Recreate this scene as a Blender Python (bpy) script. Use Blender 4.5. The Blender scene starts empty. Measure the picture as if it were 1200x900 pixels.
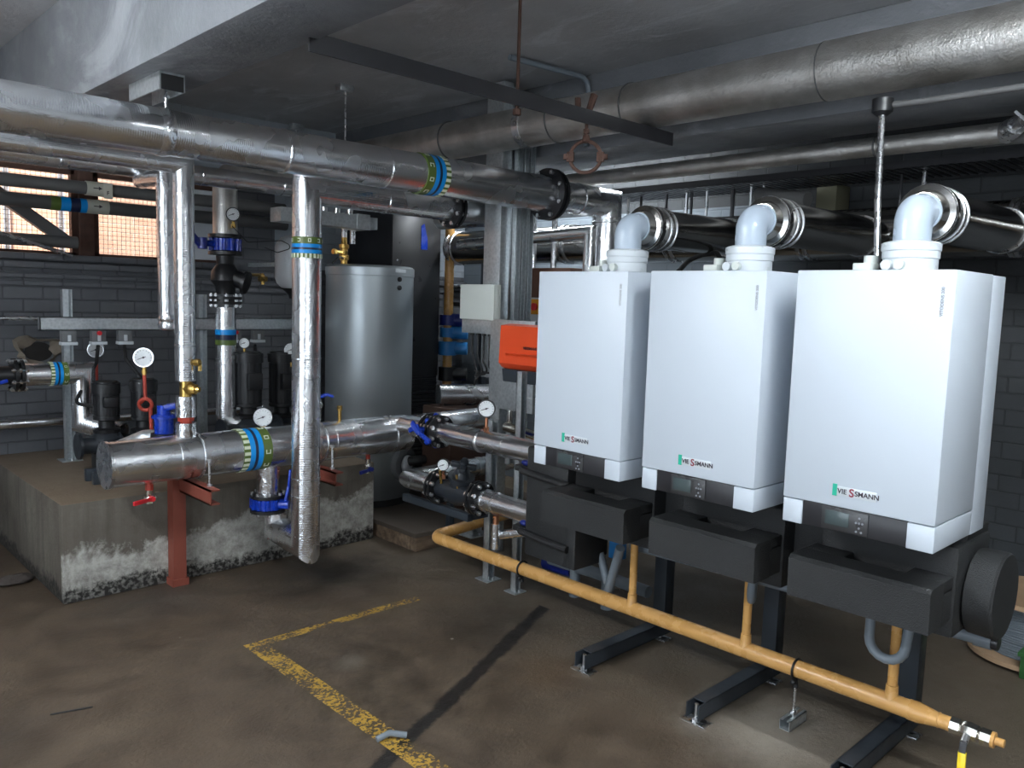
import bpy, bmesh, math, random
from mathutils import Vector, Matrix
random.seed(7)
C = bpy.context.scene.collection
PI = math.pi
V = Vector
# ------------------------------------------------------------------ camera
F_PX, YAW, PITCH, ROLL, H = 953.91, math.radians(45.966), math.radians(5.893), math.radians(1.770), 1.64
cp, sp = math.cos(PITCH), math.sin(PITCH)
Fw = V((math.cos(YAW)*cp, math.sin(YAW)*cp, -sp))
r0 = V((math.sin(YAW), -math.cos(YAW), 0)); u0 = r0.cross(Fw)
Rt = r0*math.cos(ROLL) + u0*math.sin(ROLL); Up = -r0*math.sin(ROLL) + u0*math.cos(ROLL)
cam_data = bpy.data.cameras.new('camera'); cam = bpy.data.objects.new('camera', cam_data); C.objects.link(cam)
cam.matrix_world = Matrix(((Rt.x, Up.x, -Fw.x, 0), (Rt.y, Up.y, -Fw.y, 0), (Rt.z, Up.z, -Fw.z, H), (0, 0, 0, 1)))
cam_data.sensor_width = 36; cam_data.lens = F_PX/1200*36; cam_data.clip_start = 0.05
bpy.context.scene.camera = cam
# measured point of the photograph -> place in the room, on a plane of known x, y or z
def _at(px, py, i, v):
    d = Fw + Rt*((px-600)/F_PX) - Up*((py-450)/F_PX)
    o = V((0, 0, H)); return o + d*((v-o[i])/d[i])
def X(px, py, v): return _at(px, py, 0, v)
def Y(px, py, v): return _at(px, py, 1, v)
def Z(px, py, v): return _at(px, py, 2, v)
CAMDIR = V((-.70, -.71, 0))

# ------------------------------------------------------------------ mesh builder
def basis(n):
    n = n.normalized()
    a = V((0, 0, 1)) if abs(n.z) < .9 else V((1, 0, 0))
    u = a.cross(n).normalized(); return u, n.cross(u), n
class MB:
    def __init__(s): s.bm = bmesh.new()
    def box(s, x0, x1, y0, y1, z0, z1, bev=0):
        vs = [s.bm.verts.new((x, y, z)) for x in (x0, x1) for y in (y0, y1) for z in (z0, z1)]
        fs = []
        for f in ((0, 1, 3, 2), (4, 6, 7, 5), (0, 4, 5, 1), (2, 3, 7, 6), (0, 2, 6, 4), (1, 5, 7, 3)):
            fs.append(s.bm.faces.new([vs[i] for i in f]))
        if bev:
            es = list({e for f in fs for e in f.edges})
            bmesh.ops.bevel(s.bm, geom=es, offset=bev, segments=2, affect='EDGES', profile=.5)
        return s
    def obox(s, c, ax, ay, az, hx, hy, hz, bev=0):
        n0 = len(s.bm.verts); s.bm.verts.ensure_lookup_table()
        old = set(s.bm.verts)
        s.box(-hx, hx, -hy, hy, -hz, hz, bev)
        M = Matrix((ax, ay, az)).transposed()
        for v in s.bm.verts:
            if v not in old: v.co = V(c) + M @ v.co
        return s
    def beam(s, p0, p1, w, h, bev=0, up=None):
        p0, p1 = V(p0), V(p1); d = (p1-p0); L = d.length; d.normalize()
        upv = V(up) if up else (V((0, 0, 1)) if abs(d.z) < .95 else V((0, 1, 0)))
        sx = d.cross(upv).normalized(); uz = sx.cross(d)
        return s.obox((p0+p1)/2, d, sx, uz, L/2, w/2, h/2, bev)
    def ring(s, c, u, v, r, seg): return [s.bm.verts.new(c + u*(r*math.cos(2*PI*k/seg)) + v*(r*math.sin(2*PI*k/seg))) for k in range(seg)]
    def skin(s, rings, cap=True):
        n = len(rings[0])
        for a, b in zip(rings, rings[1:]):
            for k in range(n): s.bm.faces.new((a[k], a[(k+1) % n], b[(k+1) % n], b[k]))
        if cap:
            s.bm.faces.new(list(reversed(rings[0]))); s.bm.faces.new(rings[-1])
    def cyl(s, p0, p1, r, r1=None, seg=24):
        p0, p1 = V(p0), V(p1); u, v, n = basis(p1-p0)
        s.skin([s.ring(p0, u, v, r, seg), s.ring(p1, u, v, r if r1 is None else r1, seg)]); return s
    def lathe(s, p0, axis, prof, seg=28):
        u, v, n = basis(V(axis)); p0 = V(p0)
        s.skin([s.ring(p0+n*h, u, v, max(r, .0004), seg) for h, r in prof]); return s
    def tube(s, pts, r, bend=0, seg=24, rad=None, nb=6):
        pts = [V(p) for p in pts]
        if bend:
            out = [pts[0]]
            for i in range(1, len(pts)-1):
                p = pts[i]; a = (pts[i-1]-p); b = (pts[i+1]-p)
                la, lb = a.length, b.length; a.normalize(); b.normalize()
                ang = a.angle(b)
                if ang > PI-.05: out.append(p); continue
                t = min(bend/math.tan(ang/2), la*.49, lb*.49); R = t*math.tan(ang/2)
                c = p + (a+b).normalized()*(R/math.sin(ang/2))
                v0 = (p+a*t)-c; v1 = (p+b*t)-c; om = v0.angle(v1)
                for k in range(nb+1):
                    f = k/nb; out.append(c + (v0*math.sin((1-f)*om) + v1*math.sin(f*om))/math.sin(om))
            out.append(pts[-1]); pts = out
        u, v, n = basis(pts[1]-pts[0]); rs = rad or [r]*len(pts)
        ring = [pts[0]+u*(rs[0]*math.cos(2*PI*k/seg))+v*(rs[0]*math.sin(2*PI*k/seg)) for k in range(seg)]
        rings = [ring]
        for i in range(1, len(pts)):
            tin = (pts[i]-pts[i-1]).normalized()
            nrm = tin if i == len(pts)-1 else (tin + (pts[i+1]-pts[i]).normalized()).normalized()
            new = []
            for q in rings[-1]:
                t = (pts[i]-q).dot(nrm)/tin.dot(nrm); w = q+tin*t
                if rad: w = pts[i] + (w-pts[i])*(rs[i]/rs[i-1])
                new.append(w)
            rings.append(new)
        s.skin([[s.bm.verts.new(q) for q in rg] for rg in rings]); return s
    def sphere(s, c, r, sc=(1, 1, 1), seg=20):
        o = bmesh.ops.create_uvsphere(s.bm, u_segments=seg, v_segments=seg//2+2, radius=r)
        for v in o['verts']: v.co = V((v.co.x*sc[0], v.co.y*sc[1], v.co.z*sc[2]))+V(c)
        return s
    def torus(s, c, axis, R, r, seg=32, ts=10, a0=0, a1=2*PI):
        u, v, n = basis(V(axis)); c = V(c); full = abs(a1-a0-2*PI) < 1e-4
        m = seg if full else seg+1; rings = []
        for k in range(m):
            a = a0+(a1-a0)*k/seg; d = u*math.cos(a)+v*math.sin(a); p = c+d*R
            rings.append([s.bm.verts.new(p+d*(r*math.cos(2*PI*j/ts))+n*(r*math.sin(2*PI*j/ts))) for j in range(ts)])
        if full:
            for a, b in zip(rings, rings[1:]+rings[:1]):
                for k in range(ts): s.bm.faces.new((a[k], a[(k+1) % ts], b[(k+1) % ts], b[k]))
        else: s.skin(rings)
        return s
    def prism(s, pts, vec):
        a = [s.bm.verts.new(V(p)) for p in pts]; b = [s.bm.verts.new(V(p)+V(vec)) for p in pts]
        s.skin([a, b]); return s
    def build(s, name, mat, parent=None, ang=.6):
        root = parent; off = V((0, 0, 0))
        while root is not None: off += root.location; root = root.parent
        bmesh.ops.recalc_face_normals(s.bm, faces=s.bm.faces[:])
        for f in s.bm.faces: f.smooth = True
        for e in s.bm.edges:
            e.smooth = len(e.link_faces) == 2 and e.calc_face_angle(0) < ang
        me = bpy.data.meshes.new(name)
        for v in s.bm.verts: v.co -= off
        s.bm.to_mesh(me); s.bm.free(); me.materials.append(mat)
        o = bpy.data.objects.new(name, me); C.objects.link(o); o.parent = parent
        return o
ALL = []
def tag(o, label, cat, group=None, kind=None):
    o['label'] = label; o['category'] = cat
    if group: o['group'] = group
    if kind: o['kind'] = kind
    return o
def thing(name, label, cat, loc, group=None):
    o = bpy.data.objects.new(name, None); C.objects.link(o); o.location = loc; o.empty_display_size = .1
    return tag(o, label, cat, group)
def struct(name, mb, mat):
    o = mb.build(name, mat); o['kind'] = 'structure'; return o
def copy_tree(o, parent=None):
    c = o.copy(); C.objects.link(c); c.parent = parent
    for ch in o.children: copy_tree(ch, c)
    return c
def text(name, body, size, origin, xd, yd, mat, parent, depth=.0006, align='LEFT'):
    cu = bpy.data.curves.new(name, 'FONT'); cu.body = body; cu.size = size; cu.extrude = depth; cu.offset = size*.02; cu.align_x = align
    t = bpy.data.objects.new(name, cu); C.objects.link(t)
    bpy.context.view_layer.update()
    me = bpy.data.meshes.new_from_object(t.evaluated_get(bpy.context.evaluated_depsgraph_get()))
    bpy.data.objects.remove(t)
    xd, yd = V(xd).normalized(), V(yd).normalized(); zd = xd.cross(yd)
    off = V((0, 0, 0)); root = parent
    while root is not None: off += root.location; root = root.parent
    M = Matrix((xd, yd, zd)).transposed()
    for v in me.vertices: v.co = V(origin)+M @ v.co-off
    me.materials.clear(); me.materials.append(mat); me.name = name
    o = bpy.data.objects.new(name, me); C.objects.link(o); o.parent = parent
    return o

# ------------------------------------------------------------------ materials
class NT:
    def __init__(s, name):
        s.m = bpy.data.materials.new(name); s.m.use_nodes = True; s.t = s.m.node_tree; s.b = s.t.nodes['Principled BSDF']
        s.co = s.t.nodes.new('ShaderNodeTexCoord').outputs['Object']
    def n(s, typ, **k):
        o = s.t.nodes.new(typ)
        for a, b in k.items(): setattr(o, a, b)
        return o
    def L(s, a, b): s.t.links.new(a, b)
    def val(s, sock, v):
        if isinstance(v, bpy.types.NodeSocket): s.L(v, sock)
        else: sock.default_value = v
    def math(s, op, a, b=0, clamp=False):
        o = s.n('ShaderNodeMath', operation=op, use_clamp=clamp); s.val(o.inputs[0], a); s.val(o.inputs[1], b); return o.outputs[0]
    def noise(s, scale, detail=4, rough=.55, co=None, dist=0):
        o = s.n('ShaderNodeTexNoise'); s.L(co or s.co, o.inputs['Vector']); o.inputs['Scale'].default_value = scale
        o.inputs['Detail'].default_value = detail; o.inputs['Roughness'].default_value = rough; o.inputs['Distortion'].default_value = dist
        return o.outputs['Fac']
    def ramp(s, f, a, b, ca=0, cb=1):
        o = s.n('ShaderNodeMapRange'); s.val(o.inputs[0], f)
        for i, v in enumerate((a, b, ca, cb)): o.inputs[i+1].default_value = v
        return o.outputs[0]
    def mix(s, f, a, b, mode='MIX'):
        o = s.n('ShaderNodeMix', data_type='RGBA', blend_type=mode); s.val(o.inputs[0], f)
        for i, c in ((6, a), (7, b)):
            if isinstance(c, bpy.types.NodeSocket): s.L(c, o.inputs[i])
            else: o.inputs[i].default_value = (*c, 1)
        return o.outputs[2]
    def scale(s, v):
        o = s.n('ShaderNodeMapping'); s.L(s.co, o.inputs[0]); o.inputs['Scale'].default_value = v; return o.outputs[0]
    def bump(s, h, strength=.3, dist=.01, prev=None):
        o = s.n('ShaderNodeBump'); o.inputs['Strength'].default_value = strength; o.inputs['Distance'].default_value = dist
        s.L(h, o.inputs['Height'])
        if prev: s.L(prev, o.inputs['Normal'])
        return o.outputs[0]
    def fin(s, col=None, rough=None, metal=None, nrm=None, **k):
        if col is not None:
            if isinstance(col, bpy.types.NodeSocket): s.L(col, s.b.inputs['Base Color'])
            else: s.b.inputs['Base Color'].default_value = (*col, 1)
        if rough is not None: s.val(s.b.inputs['Roughness'], rough)
        if metal is not None: s.val(s.b.inputs['Metallic'], metal)
        if nrm is not None: s.L(nrm, s.b.inputs['Normal'])
        for a, b in k.items(): s.b.inputs[a.replace('_', ' ')].default_value = b
        return s.m
def paint(name, col, rough=.5, metal=0, var=.12, sc=9, bump=.05):
    t = NT(name); f = t.noise(sc); c = t.mix(f, tuple(x*(1-var) for x in col), tuple(min(1, x*(1+var)) for x in col))
    return t.fin(c, t.ramp(t.noise(sc*2), .3, .7, max(.02, rough-.07), min(1, rough+.07)), metal, t.bump(t.noise(180, 2), bump, .002))
def foil(name, axis, base=(.90, .915, .94), rough=.24, wr=.10, ridge=.13):
    t = NT(name); sc = [26, 26, 26]; sc[axis] = 14
    big = t.noise(1, 3, .6, t.scale(tuple(sc)), .6)
    w = t.n('ShaderNodeTexWave', wave_type='BANDS', bands_direction='XYZ'[axis]); t.L(t.co, w.inputs[0])
    w.inputs['Scale'].default_value = 34; w.inputs['Distortion'].default_value = 1.2; w.inputs['Detail'].default_value = 1
    b1 = t.bump(big, wr, .012); b2 = t.bump(w.outputs['Fac'], ridge, .0016, b1)
    b3 = t.bump(t.noise(40, 2), .06, .003, b2)
    col = t.mix(t.noise(3, 3), tuple(c*.86 for c in base), base)
    return t.fin(col, t.ramp(t.noise(6, 2), .3, .75, rough-.04, rough+.08), 1, b3)
FX, FY, FZ = foil('foil_x', 0, wr=.15), foil('foil_y', 1, wr=.15), foil('foil_z', 2, wr=.30, ridge=.2)
FW = foil('foil_crumpled', 2, wr=.5, ridge=.05, rough=.22)
FD = foil('foil_dull', 1, base=(.62, .63, .64), rough=.3)
def duct_mat():
    t = NT('aluminium_cladding'); f = t.noise(5, 5)
    col = t.mix(t.ramp(f, .35, .65), (.50, .48, .45), (.74, .72, .69))
    return t.fin(col, t.ramp(t.noise(14, 5), .3, .7, .30, .48), .95, t.bump(t.noise(55, 5, .65), .45, .008))
DUCT = duct_mat()
def galv_mat():
    t = NT('galvanised_steel'); v = t.n('ShaderNodeTexVoronoi'); t.L(t.co, v.inputs[0]); v.inputs['Scale'].default_value = 55
    col = t.mix(v.outputs['Distance'], (.52, .56, .58), (.72, .76, .78))
    return t.fin(col, t.ramp(t.noise(20), .3, .7, .32, .5), .85)
GALV = galv_mat()
STEEL = paint('bright_steel', (.75, .76, .78), .28, 1, .05)
CHROME = paint('nickel_brass', (.78, .75, .68), .18, 1, .05)
FLUE = paint('stainless_flue', (.50, .49, .47), .17, 1, .12, 4)
BLACK = paint('black_iron', (.009, .0095, .011), .40)
CAST = paint('dark_cast_iron', (.018, .022, .028), .42)
RUBBER = paint('black_rubber', (.012, .012, .013), .55)
def epp():
    t = NT('black_foam'); f = t.noise(260, 2)
    v = t.n('ShaderNodeTexVoronoi'); t.L(t.co, v.inputs[0]); v.inputs['Scale'].default_value = 260
    col = t.mix(t.noise(7, 4), (.010, .0105, .011), (.022, .023, .024))
    return t.fin(col, .62, 0, t.bump(v.outputs['Distance'], .5, .003))
EPP = epp()
WHITE = paint('white_enamel', (.54, .595, .66), .42, 0, .004, 2, .01)
PWHITE = paint('white_plastic', (.60, .64, .67), .32, 0, .02)
PPWHITE = paint('translucent_white_plastic', (.42, .49, .57), .22, 0, .03)
CREAM = paint('cream_plastic', (.62, .66, .62), .4, 0, .04)
PANEL = paint('panel_black', (.02, .02, .023), .35)
SCREEN = paint('screen_grey', (.055, .075, .078), .2)
GREYTXT = paint('grey_print', (.25, .27, .3), .5); DKTXT = paint('dark_print', (.03, .02, .03), .5)
REDTXT = paint('maroon_print', (.25, .03, .05), .5)
GREEN = paint('green_tab', (.02, .42, .28), .4)
YEL = paint('ochre_gas_paint', (.62, .34, .11), .28, 0, .10, 6, .12)
YELB = paint('yellow_handle', (.85, .62, .02), .35)
ORANGE = paint('orange_red_panel', (.84, .085, .02), .35, 0, .04)
BLUE = paint('blue_enamel', (.006, .04, .40), .28, 0, .1)
NAVY = paint('navy_enamel', (.008, .018, .17), .35)
LBLUE = paint('light_blue_enamel', (.03, .22, .55), .35)
RED = paint('red_pipe_paint', (.42, .05, .03), .42)
REDP = paint('red_plastic', (.65, .02, .03), .35)
OXIDE = paint('red_oxide_steel', (.22, .055, .035), .55, 0, .2)
BRASS = paint('brass', (.62, .40, .12), .3, 1, .15)
COPPER = paint('copper', (.62, .28, .16), .3, 1, .15)
RUST = paint('rusty_iron', (.10, .052, .038), .72, .2, .5, 30, .5)
DARKST = paint('dark_painted_steel', (.028, .028, .032), .42, .2, .2)
FRAME = paint('anthracite_steel', (.045, .055, .068), .38, .4, .1)
GREYPIPE = paint('grey_painted_pipe', (.085, .085, .085), .5, 0, .2)
GREYHOSE = paint('grey_plastic_hose', (.17, .2, .23), .4)
SILVER = paint('silver_tank_paint', (.38, .42, .44), .36, .7, .05, 3)
DIAL = paint('dial_white', (.82, .85, .86), .3, 0, .02)
TGREEN = paint('tape_green', (.10, .15, .03), .35); TBLUE = paint('tape_blue', (.0, .28, .75), .35)
TNAVY = paint('tape_navy', (.01, .015, .05), .35); TCREAM = paint('tape_cream', (.72, .76, .60), .4)
CARD = paint('old_label', (.42, .42, .36), .6)
def concrete(name, a, b, c):
    t = NT(name)
    f = t.ramp(t.noise(2.2, 6, .62), .38, .62); g = t.ramp(t.noise(9, 6, .7), .35, .7)
    col = t.mix(f, a, b); col = t.mix(g, col, c)
    v = t.noise(1, 5, .6, t.scale((14, 14, 1.2)))
    col = t.mix(t.ramp(v, .45, .75, 0, .55), col, tuple(x*.55 for x in a))
    return t, col
def plinth_mat():
    t, col = concrete('stained_concrete', (.070, .058, .044), (.165, .148, .122), (.105, .090, .072))
    s = t.n('ShaderNodeSeparateXYZ'); t.L(t.co, s.inputs[0])
    # paler patches low on the face with an irregular edge, dark damp at the foot
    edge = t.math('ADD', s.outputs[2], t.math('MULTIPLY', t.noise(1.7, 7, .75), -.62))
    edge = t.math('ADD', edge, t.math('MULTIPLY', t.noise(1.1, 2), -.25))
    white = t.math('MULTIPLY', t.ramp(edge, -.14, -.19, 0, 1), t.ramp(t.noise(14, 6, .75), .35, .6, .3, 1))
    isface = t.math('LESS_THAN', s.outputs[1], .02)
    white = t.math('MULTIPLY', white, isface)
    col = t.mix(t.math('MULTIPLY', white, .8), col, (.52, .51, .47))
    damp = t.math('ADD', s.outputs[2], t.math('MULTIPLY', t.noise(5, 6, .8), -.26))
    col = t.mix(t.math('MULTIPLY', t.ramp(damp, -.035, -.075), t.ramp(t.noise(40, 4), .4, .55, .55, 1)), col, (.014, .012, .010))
    top = t.math('GREATER_THAN', s.outputs[2], .525)
    col = t.mix(t.math('MULTIPLY', top, .55), col, (.19, .13, .08))
    return t.fin(col, .82, 0, t.bump(t.noise(35, 6, .7), .6, .012))
def floor_mat():
    t = NT('oily_concrete_floor'); s = t.n('ShaderNodeSeparateXYZ'); t.L(t.co, s.inputs[0]); x, y = s.outputs[0], s.outputs[1]
    f = t.ramp(t.noise(1.3, 7, .62), .36, .64); g = t.ramp(t.noise(6, 6, .7), .4, .66)
    col = t.mix(f, (.050, .035, .023), (.088, .062, .042)); col = t.mix(t.math('MULTIPLY', g, .8), col, (.125, .090, .060))
    # rear part under the boilers is drier and paler
    dry = t.ramp(t.math('ADD', x, t.math('MULTIPLY', t.noise(2.5, 5), 1.0)), 2.9, 3.5)
    col = t.mix(t.math('MULTIPLY', dry, .75), col, (.14, .112, .080))
    def spot(cx, cy, r, c, am):
        nonlocal col
        d = t.math('SQRT', t.math('ADD', t.math('POWER', t.math('SUBTRACT', x, cx), 2), t.math('POWER', t.math('SUBTRACT', y, cy), 2)))
        d = t.math('ADD', d, t.math('MULTIPLY', t.noise(4, 6, .7), r*.9))
        col = t.mix(t.ramp(d, r*1.25, r*.55, 0, am), col, c)
    spot(2.85, 1.45, .5, (.36, .32, .27), .75); spot(1.95, 3.0, .12, (.2, .17, .14), .5)
    spot(2.5, 4.1, .7, (.008, .007, .006), .8); spot(1.6, 4.3, .5, (.05, .045, .04), .5)
    spot(2.7, 2.9, .55, (.012, .010, .009), .6); spot(.6, 3.3, .4, (.012, .010, .008), .5); spot(2.55, 2.35, .25, (.12, .075, .04), .5)
    # drain channel scar
    q = t.math('ABSOLUTE', t.math('ADD', t.math('SUBTRACT', y, 2.24), t.math('MULTIPLY', t.math('SUBTRACT', x, 1.59), -.44)))
    q = t.math('ADD', q, t.math('MULTIPLY', t.math('SUBTRACT', t.noise(5, 7, .85), .5), .11))
    inr = t.math('MULTIPLY', t.math('GREATER_THAN', x, .8), t.math('LESS_THAN', x, 3.1))
    col = t.mix(t.math('MULTIPLY', t.math('MULTIPLY', t.ramp(q, .045, .028), inr), .92), col, (.006, .005, .005))
    # worn yellow line
    def seg(a0, a1, b0, b1):
        m = t.math('MULTIPLY', t.math('GREATER_THAN', x, a0), t.math('LESS_THAN', x, a1))
        m2 = t.math('MULTIPLY', t.math('GREATER_THAN', y, b0), t.math('LESS_THAN', y, b1)); return t.math('MULTIPLY', m, m2)
    l = t.math('MAXIMUM', seg(1.66, 2.66, 3.405, 3.465), seg(1.66, 1.755, 1.2, 3.465))
    worn = t.math('ADD', t.math('MULTIPLY', t.noise(60, 3, .7), .62), t.math('MULTIPLY', t.noise(7, 4, .6), .42))
    l = t.math('MULTIPLY', l, t.ramp(worn, .505, .55))
    col = t.mix(l, col, (.50, .30, .04))
    specks = t.n('ShaderNodeTexVoronoi'); t.L(t.co, specks.inputs[0]); specks.inputs['Scale'].default_value = 3.4
    col = t.mix(t.math('LESS_THAN', specks.outputs['Distance'], .028), col, (.4, .38, .35))
    rough = t.ramp(t.noise(3, 5, .6), .35, .65, .42, .72)
    return t.fin(col, rough, 0, t.bump(t.noise(45, 6, .75), .7, .008, t.bump(t.noise(6, 4), .3, .02)))
def brick_mat(name, ax, c1, c2, mortar, bw, bh, off=0, pale=None, bump=.7):
    t = NT(name); s = t.n('ShaderNodeSeparateXYZ'); t.L(t.co, s.inputs[0]); cb = t.n('ShaderNodeCombineXYZ')
    t.L(s.outputs[ax], cb.inputs[0]); t.L(t.math('ADD', s.outputs[2], off), cb.inputs[1])
    b = t.n('ShaderNodeTexBrick'); t.L(cb.outputs[0], b.inputs['Vector'])
    b.inputs['Scale'].default_value = 1; b.inputs['Brick Width'].default_value = bw; b.inputs['Row Height'].default_value = bh
    b.inputs['Mortar Size'].default_value = .006; b.inputs['Mortar Smooth'].default_value = .4
    for i, c in ((1, c1), (2, c2), (3, mortar)): b.inputs[i].default_value = (*c, 1)
    col = t.mix(t.ramp(t.noise(3, 5), .3, .7, 0, .35), b.outputs['Color'], tuple(x*1.5 for x in c2))
    if pale: col = pale(t, s, col)
    hgt = t.math('ADD', t.math('MULTIPLY', b.outputs['Fac'], -1), t.math('MULTIPLY', t.noise(25, 5, .7), .45))
    return t.fin(col, .58, 0, t.bump(hgt, bump, .012))
def pale_l(t, s, col):
    m = t.math('MULTIPLY', t.math('GREATER_THAN', s.outputs[2], 1.84), t.math('GREATER_THAN', s.outputs[0], 3.2))
    m = t.math('MAXIMUM', m, t.math('GREATER_THAN', s.outputs[2], 2.42))
    return t.mix(t.math('MULTIPLY', m, .85), col, (.42, .47, .52))
def lit_b(t, s, col):  # lamplit stretch of the rear wall is painted paler into the brick colour
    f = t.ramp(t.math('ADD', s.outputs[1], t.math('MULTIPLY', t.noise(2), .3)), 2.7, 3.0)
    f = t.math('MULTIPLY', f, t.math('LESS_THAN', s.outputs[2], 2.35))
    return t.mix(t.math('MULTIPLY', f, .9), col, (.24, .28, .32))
WALL_L = brick_mat('dark_painted_brick', 0, (.085, .090, .100), (.105, .110, .120), (.055, .059, .066), .235, .086, 0, pale_l)
WALL_B = brick_mat('charcoal_painted_brick', 1, (.030, .034, .038), (.042, .047, .052), (.020, .023, .026), .225, .094, .02, lit_b)
WALL_O = brick_mat('painted_brick_grey', 0, (.50, .52, .54), (.54, .56, .58), (.40, .42, .44), .225, .08)
OUTB = brick_mat('orange_brick', 0, (.66, .36, .25), (.72, .44, .32), (.75, .66, .58), .24, .085)
def ceil_mat(name, a, b, c):
    t = NT(name); col = t.mix(t.ramp(t.noise(1.4, 6, .6), .35, .65), a, b)
    n = t.noise(2.4, 7, .68, t.scale((1.6, .5, 1)), 1.2)
    col = t.mix(t.ramp(n, .54, .66, 0, .8), col, c)
    return t.fin(col, t.ramp(t.noise(3, 5), .4, .6, .38, .6), 0, t.bump(t.noise(18, 5, .7), .4, .012))
CEIL = ceil_mat('grey_ceiling_paint', (.40, .41, .425), (.50, .512, .53), (.66, .68, .71))
BEAM = ceil_mat('beam_paint', (.15, .157, .17), (.20, .208, .225), (.30, .31, .33))
def wood_mat():
    t = NT('rough_timber'); n = t.noise(1, 6, .7, t.scale((3, 22, 22)))
    col = t.mix(t.ramp(n, .35, .65), (.07, .045, .028), (.22, .15, .095)); return t.fin(col, .8, 0, t.bump(n, .5, .006))
WOOD = wood_mat()
PLYW = paint('pallet_wood', (.42, .28, .17), .7, 0, .2, 14, .3)

# ------------------------------------------------------------------ setting
XW, YW, ZC = 5.2, 6.1, 2.98
XB, YB = -3.6, -3.0
struct('floor', MB().box(XB, XW+.2, YB, YW+.2, -.12, 0), floor_mat())
struct('ceiling', MB().box(XB, XW+.2, YB, YW+.2, ZC, ZC+.15), CEIL)
struct('trim_1', MB().box(1.20, 1.50, YB, YW, 2.50, ZC, .008), BEAM)
struct('trim_2', MB().box(3.75, 4.25, YB, YW, 2.54, ZC, .008), BEAM)
struct('trim_3', MB().box(-1.5, -1.2, YB, YW, 2.50, ZC, .008), BEAM)
SILL, HEAD = 1.85, 2.42
wl = MB().box(XB, XW, YW, YW+.2, 0, SILL).box(XB, XW, YW, YW+.2, HEAD, ZC).box(2.84, XW, YW, YW+.2, SILL, HEAD).box(XB, -1.6, YW, YW+.2, SILL, HEAD)
struct('wall_left', wl, WALL_L)
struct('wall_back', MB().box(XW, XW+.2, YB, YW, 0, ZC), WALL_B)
struct('wall_right', MB().box(XB, XW, YB-.2, YB, 0, ZC), WALL_O)
struct('wall_front', MB().box(XB-.2, XB, YB, -1.2, 0, ZC).box(XB-.2, XB, 3.4, YW, 0, ZC).box(XB-.2, XB, -1.2, 3.4, 2.7, ZC), WALL_O)
# sill ledges below the windows
struct('trim_4', MB().box(XB, 2.86, YW-.05, YW, SILL-.045, SILL, .005), WALL_L)
tl = MB()
for z, d in ((1.765, .05), (1.70, .035), (1.64, .02)): tl.box(XB, XW, YW-d, YW, z-.012, z+.03, .006)
struct('trim_5', tl, WALL_L)
# windows : rusty frame with wire mesh and panes
def pane_mat(name, tint, mixf, rough=.05):
    m = bpy.data.materials.new(name); m.use_nodes = True; t = m.node_tree; t.nodes.clear()
    o = t.nodes.new('ShaderNodeOutputMaterial'); mx = t.nodes.new('ShaderNodeMixShader'); tr = t.nodes.new('ShaderNodeBsdfTransparent'); g = t.nodes.new('ShaderNodeBsdfPrincipled')
    nz = t.nodes.new('ShaderNodeTexNoise'); nz.inputs['Scale'].default_value = 6
    mp = t.nodes.new('ShaderNodeMapRange'); mp.inputs[3].default_value = mixf*.85; mp.inputs[4].default_value = mixf*1.15
    t.links.new(nz.outputs['Fac'], mp.inputs[0]); t.links.new(mp.outputs[0], mx.inputs[0])
    g.inputs['Base Color'].default_value = (*tint, 1); g.inputs['Roughness'].default_value = rough
    tr.inputs['Color'].default_value = (.97, .97, .97, 1)
    t.links.new(tr.outputs[0], mx.inputs[1]); t.links.new(g.outputs[0], mx.inputs[2]); t.links.new(mx.outputs[0], o.inputs[0]); return m
GLASS = pane_mat('window_glass', (.6, .6, .58), .10); GRUBBY = pane_mat('grubby_glass', (.8, .76, .72), .28, .3)
PALEP = paint('pale_panel', (.60, .64, .68), .4)
def window(n, x0, x1, mat, mesh=True):
    fr = MB()
    for a, b in ((x0-.02, x0+.025), (x1-.025, x1+.02)): fr.box(a, b, YW+.01, YW+.07, SILL, HEAD)
    fr.box(x0, x1, YW+.01, YW+.07, SILL, SILL+.02).box(x0, x1, YW+.01, YW+.07, HEAD-.03, HEAD)
    w = struct(f'window_{n}', fr, RUST)
    MB().box(x0, x1, YW+.035, YW+.041, SILL, HEAD).build('pane', mat, w)
    if mesh:
        g = MB(); k = x0+.03
        while k < x1: g.cyl((k, YW+.025, SILL), (k, YW+.025, HEAD), .0014, seg=6); k += .03
        z = SILL+.03
        while z < HEAD: g.cyl((x0, YW+.025, z), (x1, YW+.025, z), .0014, seg=6); z += .03
        o = g.build('wire_mesh', DARKST, w); o['kind'] = 'stuff'
window(1, -1.58, .3, GLASS); window(2, .34, 1.74, GLASS); window(3, 1.86, 2.38, GRUBBY); window(4, 2.42, 2.82, PALEP, False)
struct('trim_6', MB().box(1.755, 1.845, YW-.03, YW+.08, SILL, HEAD, .006), RUST)
o = tag(MB().box(-4, 7, 9.0, 9.3, -.1, 6).build('brick_building', OUTB), 'sunlit orange brick building seen outside through the mesh windows', 'building')
o = MB().box(-6, 9, YW+.2, 9.0, -.3, -.12).build('ground', paint('yard_concrete', (.3, .28, .26), .8)); tag(o, 'pale concrete yard outside the windows', 'ground', kind='structure')
for i, px in enumerate((8, 72)):
    p = Y(px, 270, 8.2)
    tag(MB().cyl((p.x, 8.2, -.12), (p.x, 8.2, 3.2), .03).build('fence_post', STEEL), ['pale metal post outside the left window, nearer the photo edge', 'pale blue metal post outside the left window, beside its rusty frame'][i], 'post')

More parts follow.
